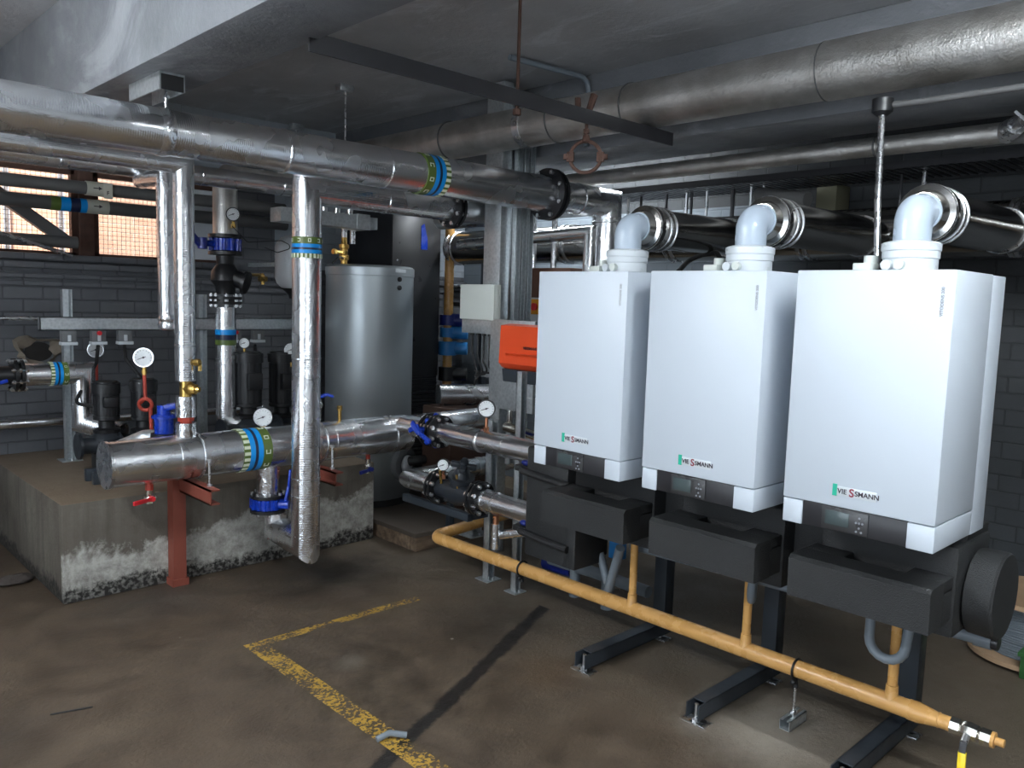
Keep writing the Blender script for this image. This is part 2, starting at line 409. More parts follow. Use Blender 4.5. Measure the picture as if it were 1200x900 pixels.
# concrete plinth
pl = thing('concrete_plinth', 'large stained concrete plinth carrying the pumps below the windows', 'plinth', (1.18, 4.5, 0))
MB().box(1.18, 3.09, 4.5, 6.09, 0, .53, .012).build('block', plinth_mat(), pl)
ed = MB().box(1.95, 2.3, 4.9, 5.3, .53, .545, .004)
ed.build('mortar_bed', paint('rusty_mortar', (.16, .10, .06), .85, 0, .3, 20, .6), pl)
pt = thing('timber_platform', 'low timber platform under the silver tank beside the plinth', 'platform', (3.14, 4.09, 0))
MB().box(3.12, 4.5, 4.08, 5.9, .095, .125, .004).build('deck', paint('grimy_board', (.065, .05, .038), .8, 0, .35, 5, .4), pt)
for a in (0, .5, 1.0): MB().box(3.135+a, 3.60+a if a < 1 else 4.48, 4.09, 4.15, 0, .095, .004).build('edge_board', WOOD, pt)
for b in (4.16, 4.75, 5.3): MB().box(3.135, 3.18, b, b+.52, 0, .095, .004).build('edge_board', WOOD, pt)

# ------------------------------------------------------------------ pipe helpers
def flange(parent, c, axis, R, th, pipe_r, nb=8, mat=BLACK, bolts=True, gap=.014):
    c = V(c); n = V(axis).normalized()
    m = MB()
    m.cyl(c-n*(th+gap/2), c-n*gap/2, R, seg=32); m.cyl(c+n*gap/2, c+n*(th+gap/2), R, seg=32); m.cyl(c-n*gap/2, c+n*gap/2, R*.72, seg=24)
    f = m.build('flange', mat, parent)
    if bolts:
        u, v, _ = basis(n); rb = (R+pipe_r)/2+.003
        for k in range(nb):
            a = 2*PI*(k+.5)/nb; p = c+u*(rb*math.cos(a))+v*(rb*math.sin(a)); e = th+gap/2
            MB().cyl(p-n*(e+.016), p+n*(e+.016), .0135, seg=6).cyl(p-n*(e+.022), p+n*(e+.022), .006, seg=8).build('bolt', STEEL, f)
    return f
def marker(parent, c, axis, r, flip=1, letters=True):
    """identification tape: cream ticks, blue-navy-blue bands, green band with marks"""
    c = V(c); n = V(axis).normalized()*flip; w = r*.42
    def band(name, a, b, mat, dr=.0022): return MB().cyl(c+n*a, c+n*b, r+dr, seg=36).build(name, mat, parent)
    g0 = band('marker_band', -w*1.9, -w*.8, TGREEN); band('marker_band', -w*.8, -w*.2, TBLUE); band('marker_band', -w*.2, w*.15, TNAVY)
    band('marker_band', w*.15, w*.75, TBLUE); t0 = band('marker_band', w*.75, w*1.5, TGREEN)
    u, v, _ = basis(n); m = MB(); N = 22
    for k in range(N):
        a = 2*PI*k/N; d = u*math.cos(a)+v*math.sin(a); tn = n.cross(d)
        m.obox(c+n*(w*1.12)+d*(r+.003), n, tn, d, w*.34, r*.075, .0012)
    m.build('tick_marks', TCREAM, t0)
    m = MB(); N = 9
    for k in range(N):
        a = 2*PI*k/N; d = u*math.cos(a)+v*math.sin(a); tn = n.cross(d); q = c-n*(w*1.35)+d*(r+.003)
        s = r*.10
        m.obox(q-tn*s*.8, n, tn, d, s, s*.2, .001); m.obox(q+n*s, n, tn, d, s*.2, s, .001); m.obox(q-n*s, n, tn, d, s*.2, s, .001)
        if k % 2: m.obox(q+tn*s*.8, n, tn, d, s, s*.2, .001)
    m.build('band_lettering', TCREAM, g0)
def seam(parent, c, axis, r, mat=FW, w=.016):
    n = V(axis).normalized(); c = V(c)
    MB().lathe(c-n*w/2, n, [(0, r*.98), (w*.25, r+.0022), (w*.75, r+.0022), (w, r*.98)], 36).build('seam_tape', mat, parent)
def gauge(label, c, r, face, stem_to, group=None, body=STEEL, coil=False, stem=BRASS, back=False):
    """dial gauge: c centre of dial, face = direction it looks"""
    n = V(face).normalized(); c = V(c); g = thing('pressure_gauge', label, 'gauge', stem_to, group)
    MB().lathe(c-n*.035, n, [(0, r*.6), (.004, r*.94), (.030, r), (.037, r), (.037, r*.9), (.033, r*.88)], 32).build('gauge_case', body, g)
    if not back:
        d = MB().lathe(c-n*.004, n, [(0, r*.87), (.003, r*.87)], 32).build('dial', DIAL, g)
        u, v, _ = basis(n); v = V((0, 0, 1)) if abs(n.z) < .5 else v; u = v.cross(n).normalized()
        m = MB()
        for k in range(13):
            a = math.radians(-135+270*k/12); dd = v*math.cos(a)+u*math.sin(a); m.beam(c+dd*r*.68+n*0, c+dd*r*.8+n*0, .0016, .001, up=n)
        m.build('dial_marks', DKTXT, d)
        dd = (v*-.35+u*-.94).normalized() if back is False else v
        MB().beam(c-dd*r*.25+n*.0012, c+dd*r*.62+n*.0012, .0035, .001, up=n).cyl(c-n*.001, c+n*.004, r*.1, seg=12).build('needle', DKTXT, g)
    b = V(stem_to); top = c-V((0, 0, r*.95))-n*.015
    if coil:
        MB().cyl(top+V((0, 0, .01)), top-V((0, 0, .05)), .012, seg=6).cyl(top-V((0, 0, .02)), top-V((0, 0, .04)), .016, seg=6).build('gauge_cock', BRASS, g)
        t2 = top-V((0, 0, .05)); mid = t2.lerp(b, .45)
        side = V((.7, -.7, 0))
        m = MB().tube([t2, mid+V((0, 0, .04))], .011, seg=12).torus(mid, V((.5, .75, .15)), .036, .011, 24, 10).tube([mid+side*.03+V((0, 0, -.02)), b+side*.03+V((0, 0, .03)), b], .011, .01, seg=12)
        m.tube([mid+V((0, 0, .04)), mid-side*.03+V((0,0,.01))], .011, seg=12)
        m.build('syphon_coil', RED, g)
    else:
        MB().cyl(top+V((0, 0, .01)), (top.x, top.y, b.z), .009, seg=12).cyl((top.x, top.y, b.z), (top.x, top.y, b.z+.025), .015, seg=6).build('stem', stem, g)
    return g
def lever(parent, c, out, dirv, L, mat, w=.02, name='handle'):
    c, out, dirv = V(c), V(out).normalized(), V(dirv).normalized()
    m = MB().cyl(c, c+out*.03, .014, seg=12).beam(c+out*.026, c+out*.026+dirv*L*.3, w, .006, .002, up=out).beam(c+out*.026+dirv*L*.28, c+out*.04+dirv*L, w*1.15, .012, .004, up=out)
    return m.build(name, mat, parent)
def rod(label, p0, p1, cat='rod', name='hanger_rod', r=.005, bracket=True, group=None, strut=True, bmat=GALV):
    g = thing(name, label, cat, p0, group)
    MB().cyl(p0, p1, r, seg=10).build('rod', STEEL, g)
    return g

# ------------------------------------------------------------------ ceiling pipework
# P2 large clad duct along the room
xd, zd, rd = 3.4, 2.64, .117
d = thing('ceiling_duct', 'large dull aluminium clad pipe crossing under the ceiling above the boilers', 'pipe', (xd, 1, zd))
def ypt(px, py, x): return X(px, py, x).y
s1, s2, s3 = ypt(970, 80, xd), ypt(742, 120, xd), ypt(620, 150, xd)
MB().cyl((xd, -2.9, zd), (xd, s1, zd), rd*1.04, seg=48).build('cladding', DUCT, d)
MB().cyl((xd, s1, zd), (xd, s2, zd), rd*1.0, seg=48).build('cladding', DUCT, d)
MB().cyl((xd, s2, zd), (xd, 5.9, zd), rd*.985, seg=48).build('cladding', DUCT, d)
for y, w in ((s1, .006), (s2, .006), (ypt(530, 160, xd), .006), (ypt(655, 140, xd), .004)):
    MB().cyl((xd, y-w/2, zd), (xd, y+w/2, zd), rd*1.05, seg=48).build('wire_band', GREYPIPE, d)
MB().cyl((xd, s3-.02, zd), (xd, s3+.03, zd), rd*1.02, seg=48).build('strap', STEEL, d)
# P5 thinner pipe below second beam
p5 = thing('ceiling_pipe', 'thinner dull grey clad pipe running level under the rear ceiling beam', 'pipe', (4.1, 2, 2.44))
MB().cyl((4.1, 1.16, 2.44), (4.1, 3.9, 2.44), .046, seg=32).build('cladding', DUCT, p5)
MB().cyl((4.1, 1.72, 2.44), (4.1, 1.73, 2.44), .048, seg=32).build('seam_tape', GREYPIPE, p5)
MB().cyl((4.13, -2.9, 2.43), (4.13, 1.3, 2.43), .04, seg=24).build('cladding', GREYPIPE, p5)
c = X(1183, 150, 4.1)
MB().cyl((4.1, 1.16, 2.44), (4.02, 1.10, 2.45), .05, .04).cyl((4.02, 1.11, 2.45), (3.99, 1.07, 2.46), .024).beam((3.985, 1.10, 2.50), (3.985, 1.03, 2.43), .02, .012).build('end_valve', STEEL, p5)
# P1 main large foil pipe
y1, z1 = 3.5, 2.285
xe = Y(712, 240, y1).x
P1 = thing('insulated_pipe', 'largest shiny foil lagged pipe running across the photo under the ceiling', 'pipe', (1.5, y1, z1))
xf = Y(643, 230, y1).x
xs = Y(190, 150, y1).x
MB().tube([(-2.6, y1, z1), (xs, y1, z1)], .094, seg=48).build('foil_jacket', FX, P1)
MB().tube([(xs, y1, z1), (xf-.02, y1, z1)], .093, seg=48, rad=[.093, .108]).build('foil_jacket', FX, P1)
MB().tube([(xf+.02, y1, z1), (xe, y1, z1), (xe, y1, 1.25)], .095, seg=40).build('foil_jacket', FX, P1)
seam(P1, (xs, y1, z1), (1, 0, 0), .097, FW, .05)
seam(P1, (Y(331, 180, y1).x, y1, z1), (1, 0, 0), .100); seam(P1, (Y(449, 200, y1).x, y1, z1), (1, 0, 0), .103)
seam(P1, (Y(675, 237, y1).x, y1, z1), (1, 0, 0), .097); seam(P1, (xe, y1, z1-.12), (0, 0, 1), .097)
marker(P1, (Y(503, 208, y1).x, y1, z1), (1, 0, 0), .1045, 1)
flange(P1, (xf, y1, z1), (1, 0, 0), .155, .02, .108, 8)
# its hanger rod from the near beam, strut bracket under the beam
br = Y(180, 104, y1)
b = thing('ceiling_bracket', 'dark strut bracket under the near ceiling beam holding a short rod', 'bracket', (br.x, y1, 2.46))
m = MB(); bx = 1.33
m.box(bx-.05, bx+.05, y1-.12, y1+.22, 2.485, 2.499).box(bx-.05, bx-.044, y1-.12, y1+.22, 2.43, 2.49).box(bx+.044, bx+.05, y1-.12, y1+.22, 2.43, 2.49)
m.build('strut_channel', GALV, b); MB().box(bx-.045, bx+.045, y1-.121, y1-.119, 2.43, 2.49).build('end_cap', RUBBER, b)
MB().cyl((bx+.02, y1, 2.49), (bx+.02, y1, z1+.09), .006, seg=10).cyl((bx+.02, y1, 2.425), (bx+.02, y1, 2.435), .013, seg=6).build('rod', STEEL, b)
# P1b second flanged pipe + vertical drop A
yA = 3.95; zb = 2.19
xa = Y(360, 215, yA).x; fb = Y(530, 247, yA).x
PA = thing('insulated_pipe', 'foil lagged drop pipe with blue and green bands turning at ceiling and floor', 'pipe', (xa, yA, .2))
MB().tube([(xa, yA+.33, .27), (xa, yA, .245), (xa, yA, zb), (fb-.02, yA, zb)], .077, seg=40).build('foil_jacket', FZ, PA)
MB().tube([(fb+.02, yA, zb), (3.62, yA, zb), (3.62, yA+.55, zb)], .077, seg=36).build('foil_jacket', FD, PA)
flange(PA, (fb, yA, zb), (1, 0, 0), .118, .018, .077, 8)
marker(PA, (xa, yA, Y(359, 292, yA).z), (0, 0, 1), .0775, -1)
for z in (Y(357, 560, yA).z, Y(357, 580, yA).z, Y(358, 420, yA).z): seam(PA, (xa, yA, z), (0, 0, 1), .078, w=.008)
seam(PA, (Y(450, 230, yA).x, yA, zb), (1, 0, 0), .078)
MB().tube([(xa, yA+.33, .22), (xa, yA+.33, .40)], .072, seg=32).build('foil_jacket', FW, PA)
# header on the plinth front
yh, zh, rh = 4.28, .755, .118
HD = thing('header_pipe', 'thick foil lagged header with flat end and coloured band before the plinth', 'pipe', (1.33, yh, zh))
x0 = Y(123, 549, yh).x; x1 = Y(474, 503, yh).x
MB().tube([(x0, yh, zh), (x1, yh, zh)], rh, seg=48).build('foil_jacket', FX, HD)
MB().cyl((x0-.004, yh, zh), (x0+.012, yh, zh), rh+.003, seg=48).build('end_cap', STEEL, HD)
marker(HD, (Y(290, 526, yh).x, yh, zh), (1, 0, 0), rh, -1)
for px in (205, 385, 455): seam(HD, (Y(px, 520, yh).x, yh, zh), (1, 0, 0), rh)
sx = Y(314, 575, yh).x
MB().cyl((sx, yh, .42), (sx, yh, zh), .066, seg=32).build('outlet_stub', FW, HD)
# butterfly valve at foot of header
bv = thing('butterfly_valve', 'blue lever butterfly valve under the header beside the drop pipe', 'valve', (sx, yh, .43))
zc = Y(312, 589, yh).z
m = MB().cyl((sx, yh, zc-.032), (sx, yh, zc+.032), .086, seg=28)
for k in range(12):
    a = 2*PI*k/12; m.box(sx+.088*math.cos(a)-.011, sx+.088*math.cos(a)+.011, yh+.088*math.sin(a)-.011, yh+.088*math.sin(a)+.011, zc-.03, zc+.03, .003)
m.build('valve_body', BLUE, bv)
for s in (-1, 1): 
    f = MB().cyl((sx, yh, zc+s*.034), (sx, yh, zc+s*.052), .100, seg=28).build('flange', BLACK, bv)
    for k in range(8):
        a = 2*PI*(k+.5)/8; MB().cyl((sx+.088*math.cos(a), yh+.088*math.sin(a), zc+s*.05), (sx+.088*math.cos(a), yh+.088*math.sin(a), zc+s*.066), .009, seg=6).build('bolt', STEEL, f)
hx = Y(333, 596, yh-.1)
MB().cyl((sx, yh, zc), (hx.x, hx.y, zc), .016, seg=12).build('spindle', BLUE, bv)
m = MB().beam((hx.x+.005, hx.y, zc-.01), (hx.x+.03, hx.y, zc+.10), .034, .018, .006, up=(1, -1, 0)).beam((hx.x+.028, hx.y, zc+.08), (hx.x+.04, hx.y, zc+.20), .026, .016, .006, up=(1, -1, 0)).cyl((hx.x-.02, hx.y+.02, zc), (hx.x+.02, hx.y-.02, zc), .026, seg=14)
m.build('handle', BLUE, bv)
# drain cock with red lever
dx = Y(175, 580, yh).x
dc = thing('drain_cock', 'small drain valve with red lever hanging under header end', 'valve', (dx, yh, .55))
MB().cyl((dx, yh, .60), (dx, yh, .66), .014, seg=12).cyl((dx, yh, .60), (dx, yh, .63), .02, seg=6).build('nipple', RED, dc)
MB().cyl((dx, yh, .53), (dx, yh, .60), .019, seg=12).cyl((dx-.03, yh, .555), (dx+.03, yh, .555), .015, seg=12).sphere((dx, yh, .555), .025).build('valve_body', CHROME, dc)
lever(dc, (dx, yh-.02, .56), (0, -1, 0), (-1, -.2, -.02), .11, REDP)
dx2 = Y(431, 550, yh).x
dc = thing('drain_cock', 'small drain valve with dark blue lever under right end of header', 'valve', (dx2, yh, .55))
MB().cyl((dx2, yh, .60), (dx2, yh, .66), .014, seg=12).build('nipple', RED, dc)
MB().cyl((dx2, yh, .52), (dx2, yh, .61), .018, seg=12).sphere((dx2, yh, .565), .024).build('valve_body', CHROME, dc)
lever(dc, (dx2, yh-.02, .55), (0, -1, 0), (-1, -.15, -.05), .11, NAVY)
# red supports
def red_support(pxc, label, post, tip):
    tp = Y(tip[0], tip[1], 4.03); xx = tp.x-.035
    s = thing('pipe_support', label, 'bracket', (xx, 4.45, 0), 'red supports under the header')
    m = MB(); z0, z1 = .535, .615; 
    m.box(xx-.04, xx+.012, 4.02, 4.5, z1-.008, z1).box(xx-.04, xx+.012, 4.02, 4.5, z0, z0+.008).box(xx-.04, xx-.033, 4.02, 4.5, z0, z1)
    m.build('arm', OXIDE, s)
    if post:
        MB().box(xx-.075, xx-.005, 4.42, 4.498, .04, z1).box(xx-.085, xx+.005, 4.41, 4.5, 0, .04).build('post', OXIDE, s)
    MB().cyl((xx+.0, 4.12, z1-.06), (xx+.0, 4.12, zh+.0), .006, seg=10).cyl((xx, 4.12, z1), (xx, 4.12, z1+.012), .014, seg=6).cyl((xx, 4.12, zh-.01), (xx, 4.12, zh+.004), .014, seg=6).build('bolt_rod', STEEL, s)
    MB().torus((xx, yh, zh), (1, 0, 0), rh+.004, .0035, 40, 8).build('clamp_wire', STEEL, s)
red_support(0, 'red oxide steel bracket with post in front of the plinth', True, (262, 587))
red_support(0, 'red oxide steel arm right of the drop pipe without visible post', False, (405, 565))
# riser with brass valve on header
xr = Y(218, 500, yh).x
rz = lambda py: Y(218, py, yh).z
RS = thing('riser_pipe', 'foil lagged riser rising from the header to the ceiling with brass valve', 'pipe', (xr, yh, zh))
zt = 2.285
MB().tube([(-2.6, yh, zt), (xr, yh, zt), (xr, yh, rz(446))], .052, seg=32).build('foil_jacket', FZ, RS)
MB().cyl((xr, yh, rz(488)), (xr, yh, rz(464)), .052, seg=28).build('foil_jacket', FW, RS)
MB().cyl((xr, yh, zh+.09), (xr, yh, rz(495)), .053, seg=28).build('foil_jacket', FW, RS)
MB().cyl((xr, yh, rz(500)), (xr, yh, rz(478)), .03, seg=12).cyl((xr, yh, rz(493)), (xr, yh, rz(482)), .044, seg=8).build('union', RED, RS)
for py in (345, 405): seam(RS, (xr, yh, rz(py)), (0, 0, 1), .053, w=.01)
v = thing('brass_valve', 'brass regulating valve between lagged sections of the riser', 'valve', (xr, yh, rz(455)))
MB().cyl((xr, yh, rz(466)), (xr, yh, rz(444)), .03, seg=16).lathe((xr, yh, rz(455)), (.6, -.8, -.05), [(0, .03), (.03, .036), (.045, .028), (.06, .028), (.062, .016), (.08, .014)], 10).build('valve_body', BRASS, v)
v = thing('brass_drain_tap', 'small brass tap poking out of the riser lagging', 'valve', (xr, yh, rz(425)))
q = V((xr, yh, rz(424)))
MB().cyl(q, q+V((.045, -.075, 0)), .011, seg=12).lathe(q+V((.03, -.055, 0)), (.5, -.85, 0), [(0, .02), (.025, .02), (.03, .014)], 8).cyl(q+V((.05, -.065, 0)), q+V((.05, -.065, -.045)), .010, seg=10).build('tap_body', BRASS, v)
# short hanging riser at its left
xq, yq = Y(194, 300, 4.5).x, 4.5
RL = thing('insulated_pipe', 'short foil lagged pipe with crumpled closed end hanging left of the riser', 'pipe', (xq, yq, 1.4))
MB().tube([(xq, 4.85, 2.245), (xq, yq, 2.235), (xq+.005, yq, Y(197, 375, yq).z)], .044, seg=28).build('foil_jacket', FZ, RL)
MB().lathe((xq+.005, yq, Y(197, 388, yq).z), (.05, 0, 1), [(0, .022), (.010, .046), (.03, .052), (.05, .046), (.065, .052), (.09, .046)], 20).build('crumpled_end', FW, RL)
# P4 pipe behind
y4 = 4.85; z4 = Y(290, 213, y4).z
P4 = thing('insulated_pipe', 'foil lagged pipe level behind the vertical risers, below the largest pipe', 'pipe', (1.3, y4, z4))
MB().tube([(-2.6, y4, z4), (3.5, y4, z4)], .056, seg=32).build('foil_jacket', FX, P4)
for px in (70, 235, 330): seam(P4, (Y(px, 205, y4).x, y4, z4), (1, 0, 0), .057)
# rods / brackets on slab
def slab_bracket(px, py, rodpx, y, label, zend):
    p = Y(px, py, y); b = thing('ceiling_bracket', label, 'bracket', (p.x, y, ZC))
    MB().box(p.x-.055, p.x+.04, y-.03, y+.03, ZC-.045, ZC-.001, .002).box(p.x+.04, p.x+.05, y-.02, y+.02, ZC-.03, ZC-.005).build('strut_channel', GALV, b)
    MB().cyl((p.x, y, ZC-.05), (p.x, y, zend), .006, seg=10).cyl((p.x, y, ZC-.055), (p.x, y, ZC-.045), .014, seg=6).build('rod', STEEL, b)
slab_bracket(405, 97, 0, 4.66, 'galvanised strut bracket with long rod from the ceiling between beams', 2.24)
slab_bracket(348, 155, 0, 6.02, 'galvanised strut bracket on ceiling near the far wall', 2.45)
# steel angle bar under the beams and old ring
yb = 2.55
x0 = Y(362, 47, yb).x; x1 = 3.56
ba = thing('steel_angle', 'dark steel angle bar slung across under the ceiling beams', 'bar', (2.5, yb, 2.5))
MB().box(x0, x1, yb-.005, yb+.005, 2.455, 2.52).box(x0, x1, yb, yb+.055, 2.512, 2.52).build('angle', DARKST, ba)
q = Y(614, 50, yb)
MB().cyl((q.x, yb+.03, 2.45), (q.x, yb+.03, ZC), .0075, seg=10).cyl((q.x, yb+.03, 2.425), (q.x, yb+.03, 2.45), .018, seg=6).build('rusty_rod', RUST, ba)
q = Y(686, 184, yb+.03); rc = V((q.x, yb+.03, q.z))
rg = thing('pipe_ring', 'empty rusty pipe ring hanging below the dark angle bar', 'ring', (rc.x, rc.y, 2.45))
MB().torus(rc, (.8, .6, 0), .072, .0085, 36, 8).build('ring', RUST, rg)
for s in (-1, 1):
    o2 = V((.6, -.8, 0))*s
    MB().cyl(rc+o2*.07+V((0, 0, -.022)), rc+o2*.07+V((0, 0, .022)), .019, seg=6).cyl(rc+o2*.088+V((0, 0, -.012)), rc+o2*.088+V((0, 0, .012)), .016, seg=8).build('lug', RUST, rg)
MB().cyl(rc+V((0, 0, .066)), rc+V((0, 0, .10)), .022, .014, seg=8).cyl(rc+V((0, 0, .08)), (rc.x, rc.y, 2.47), .008, seg=8).cyl((rc.x, rc.y, 2.42), (rc.x, rc.y, 2.44), .015, seg=6).build('hanger', RUST, rg)
MB().cyl((rc.x+.01, rc.y, 2.52), (rc.x+.035, rc.y-.01, 2.60), .015, .018, seg=8).cyl((rc.x-.03, rc.y+.03, 2.52), (rc.x-.035, rc.y+.03, 2.58), .014, seg=8).build('bolt', RUST, rg)
# bent conduit on the ceiling slab
p0 = Z(597, 67, 2.955)
cd = tag(MB().tube([p0, (3.50, p0.y-.03, 2.955), (3.735, p0.y-.06, 2.955), (3.735, p0.y-.06, 2.56)], .016, .07, seg=14).build('conduit', GREYHOSE), 'grey bent conduit leaving the ceiling slab above the large duct', 'conduit')
# conduit above boilers
q = X(1033, 120, 3.3)
cj = thing('conduit', 'bright steel conduit dropping from ceiling box behind the right boiler', 'conduit', (q.x, q.y, 2.3))
pb = X(1029, 292, 2.86); pt_ = X(1034, 128, 3.02)
MB().tube([(pt_.x, pt_.y, pt_.z), (pt_.x*.42+pb.x*.58-.012, pt_.y*.42+pb.y*.58, pt_.z*.42+1.80*.58), (pb.x, pb.y, 1.80)], .0115, .08, seg=12).build('pipe', STEEL, cj)
MB().lathe((pt_.x, pt_.y, pt_.z-.025), (0, 0, 1), [(0, .018), (.015, .036), (.06, .036), (.062, .03)], 16).build('box', BLACK, cj)
MB().tube([(pt_.x, pt_.y, pt_.z+.012), (pt_.x+.02, pt_.y-.1, pt_.z+.012), (pt_.x+.02, -2.9, pt_.z+.012)], .0115, seg=12).build('pipe', GREYPIPE, cj)

# ------------------------------------------------------------------ wall-side pipes
def straight(name, label, cat, p0, p1, r, mat, pn='pipe_wall'):
    return tag(MB().cyl(p0, p1, r, seg=24).build(name, mat), label, cat)
yU = 5.88
zU, zL = 2.285, 2.168
for z, px, lab in ((zU, 333, 'upper dull grey pipe across the windows, with paper arrow labels'), (zL, 335, 'lower dull grey pipe across the windows, with blue and green band')):
    g = thing('grey_pipe', lab, 'pipe', (1.5, yU, z))
    xend = Y(px, 250, yU).x
    MB().cyl((-2.6, yU, z), (xend, yU, z), .045 if z < 2.2 else .042, seg=28).build('pipe_wall', GREYPIPE, g)
    a, b_ = Y(100, 220, yU).x, Y(120, 220, yU).x
    MB().cyl((a, yU, z), (b_+.03, yU, z), .047, seg=28).build('paper_label', CARD, g)
    if z < 2.2:
        for i, mt in enumerate((TGREEN, TBLUE, TNAVY, TBLUE, TGREEN)):
            q0 = Y(58, 240, yU).x+i*.058; MB().cyl((q0, yU, z), (q0+.058, yU, z), .0465, seg=28).build('marker_band', mt, g)
    for i in range(2):
        c0 = V((a+.06, yU-.049, z)); m = MB().beam(c0+V((-.025, 0, .0)), c0+V((.01, 0, 0)), .001, .006).prism([c0+V((.008, 0, .012)), c0+V((.03, 0, 0)), c0+V((.008, 0, -.012))], (0, -.001, 0))
    m.build('arrow_print', DKTXT, g)
    if z > 2.2:
        t0 = Y(121, 218, yU-.06)
        tg = MB().obox(t0+V((.03, 0, -.03)), V((1, 0, 0)), V((0, 1, 0)), V((0, 0, 1)), .028, .001, .05).build('hanging_tag', CARD, g)
        text('tag_letter', 'F', .035, t0+V((.02, -.003, -.055)), (1, 0, 0), (0, 0, 1), DKTXT, tg)
a, b_ = Y(20, 240, 6.0), Y(80, 283, 6.0)
tag(MB().beam((a.x-.3, 5.99, a.z+.2), (b_.x, 5.99, b_.z-.01), .05, .075).build('diagonal_brace', GREYPIPE), 'grey diagonal brace crossing the left window', 'brace')
a, b_ = Y(0, 274, 5.75), Y(96, 299, 5.75)
tag(MB().cyl((a.x-.4, 5.75, a.z+.12), (b_.x, 5.95, b_.z), .013, seg=12).build('conduit', STEEL), 'thin bright conduit slanting down to the window sill', 'conduit')
a, b_ = Y(0, 285, 5.95), Y(92, 287, 5.95)
tag(MB().cyl((-2.6, 5.98, 1.93), (b_.x, 5.98, 1.93), .04, seg=20).build('grey_pipe', GREYPIPE), 'low grey pipe lying just above the window sill', 'pipe')
# rail with posts
RZ = (1.366, 1.448)
rl = thing('pump_rail', 'long galvanised channel rail held by two posts behind the risers', 'rail', (1.4, 5.6, 1.4))
xr0, xr1 = Y(46, 378, 5.6).x, 3.2
MB().box(xr0, xr1, 5.59, 5.596, *RZ).box(xr0, xr1, 5.59, 5.63, RZ[1]-.005, RZ[1]).box(xr0, xr1, 5.59, 5.63, RZ[0], RZ[0]+.005).box(xr0, xr0+.006, 5.59, 5.63, *RZ).build('channel', GALV, rl)
def strut_post(p, z0, z1, label, w=.041, name='strut_post'):
    s = thing(name, label, 'post', (p[0], p[1], z0))
    x, y = p
    MB().box(x-w/2, x-w/2+.007, y-w/2, y+w/2, z0, z1).box(x+w/2-.007, x+w/2, y-w/2, y+w/2, z0, z1).box(x-w/2, x+w/2, y+w/2-.005, y+w/2, z0, z1).build('channel', GALV, s)
    MB().box(x-w*1.1, x+w*1.1, y-w*1.1, y+w*1.1, z0, z0+.006).cyl((x, y-w*.8, z0), (x, y-w*.8, z0+.02), .008, seg=6).build('base_plate', GALV, s)
    return s
pp = Y(80, 440, 5.65); strut_post((pp.x, 5.655), .53, Y(78, 339, 5.65).z, 'galvanised strut post left of the pumps standing on the plinth', .055)
pp = Y(237, 440, 5.65); strut_post((pp.x, 5.655), .53, Y(235, 345, 5.65).z, 'galvanised strut post right of the riser standing on the plinth', .055)
tag(MB().cyl((-2.6, 5.9, Y(20, 373, 5.9).z), (Y(46, 374, 5.9).x+.2, 5.9, Y(20, 373, 5.9).z), .012, seg=12).build('conduit', STEEL), 'thin level conduit leading to the left end of the rail', 'conduit')
# isolators under rail
def isolator(px, label, red):
    p = Y(px, 395, 5.57); s = thing('isolator_switch', label, 'switch', (p.x, 5.57, 1.30), 'isolators under the pump rail')
    MB().box(p.x-.042, p.x+.042, 5.55, 5.60, 1.293, 1.366, .004).build('case', paint('case_grey', (.14, .145, .15), .5), s)
    MB().box(p.x-.047, p.x+.047, 5.54, 5.60, 1.275, 1.295, .003).build('cover', PWHITE, s)
    MB().box(p.x-.010, p.x+.010, 5.543, 5.552, 1.298, 1.338, .002).build('rocker', PWHITE, s)
    if red: MB().cyl((p.x, 5.535, 1.35), (p.x, 5.552, 1.35), .014, seg=14).build('lamp', REDP, s)
for px, rd_, lb in ((80, 0, 'grey isolator switch on the left rail post, leftmost of five'), (115, 1, 'grey isolator with red button, second from the left under the rail'),
                    (146, 0, 'grey isolator above the red coil gauge, left of the risers'), (275, 1, 'grey isolator with red button right of the risers'), (302, 0, 'grey isolator without button, rightmost under the rail')):
    isolator(px, lb, rd_)
def cable(label, pts, y, r=.011, mat=RUBBER, bend=.05):
    P = [Y(a, b, yy) for (a, b), yy in zip(pts, y)]
    return tag(MB().tube(P, r, bend, seg=10).build('cable', mat), label, 'cable')
cable('black cable hanging from the second isolator to the left pump', [(115, 405), (113, 425), (87, 473), (110, 476)], [5.56, 5.5, 5.35, 5.25])
cable('black cable curling from the third isolator to the middle pump', [(146, 405), (147, 420), (167, 445)], [5.56, 5.45, 5.3])
cable('black cable looping from the fourth isolator to the black twin pumps', [(276, 405), (272, 425), (250, 445), (276, 434)], [5.56, 5.5, 5.35, 5.3])
cable('short black cable below the fifth isolator', [(299, 405), (299, 414)], [5.56, 5.35])
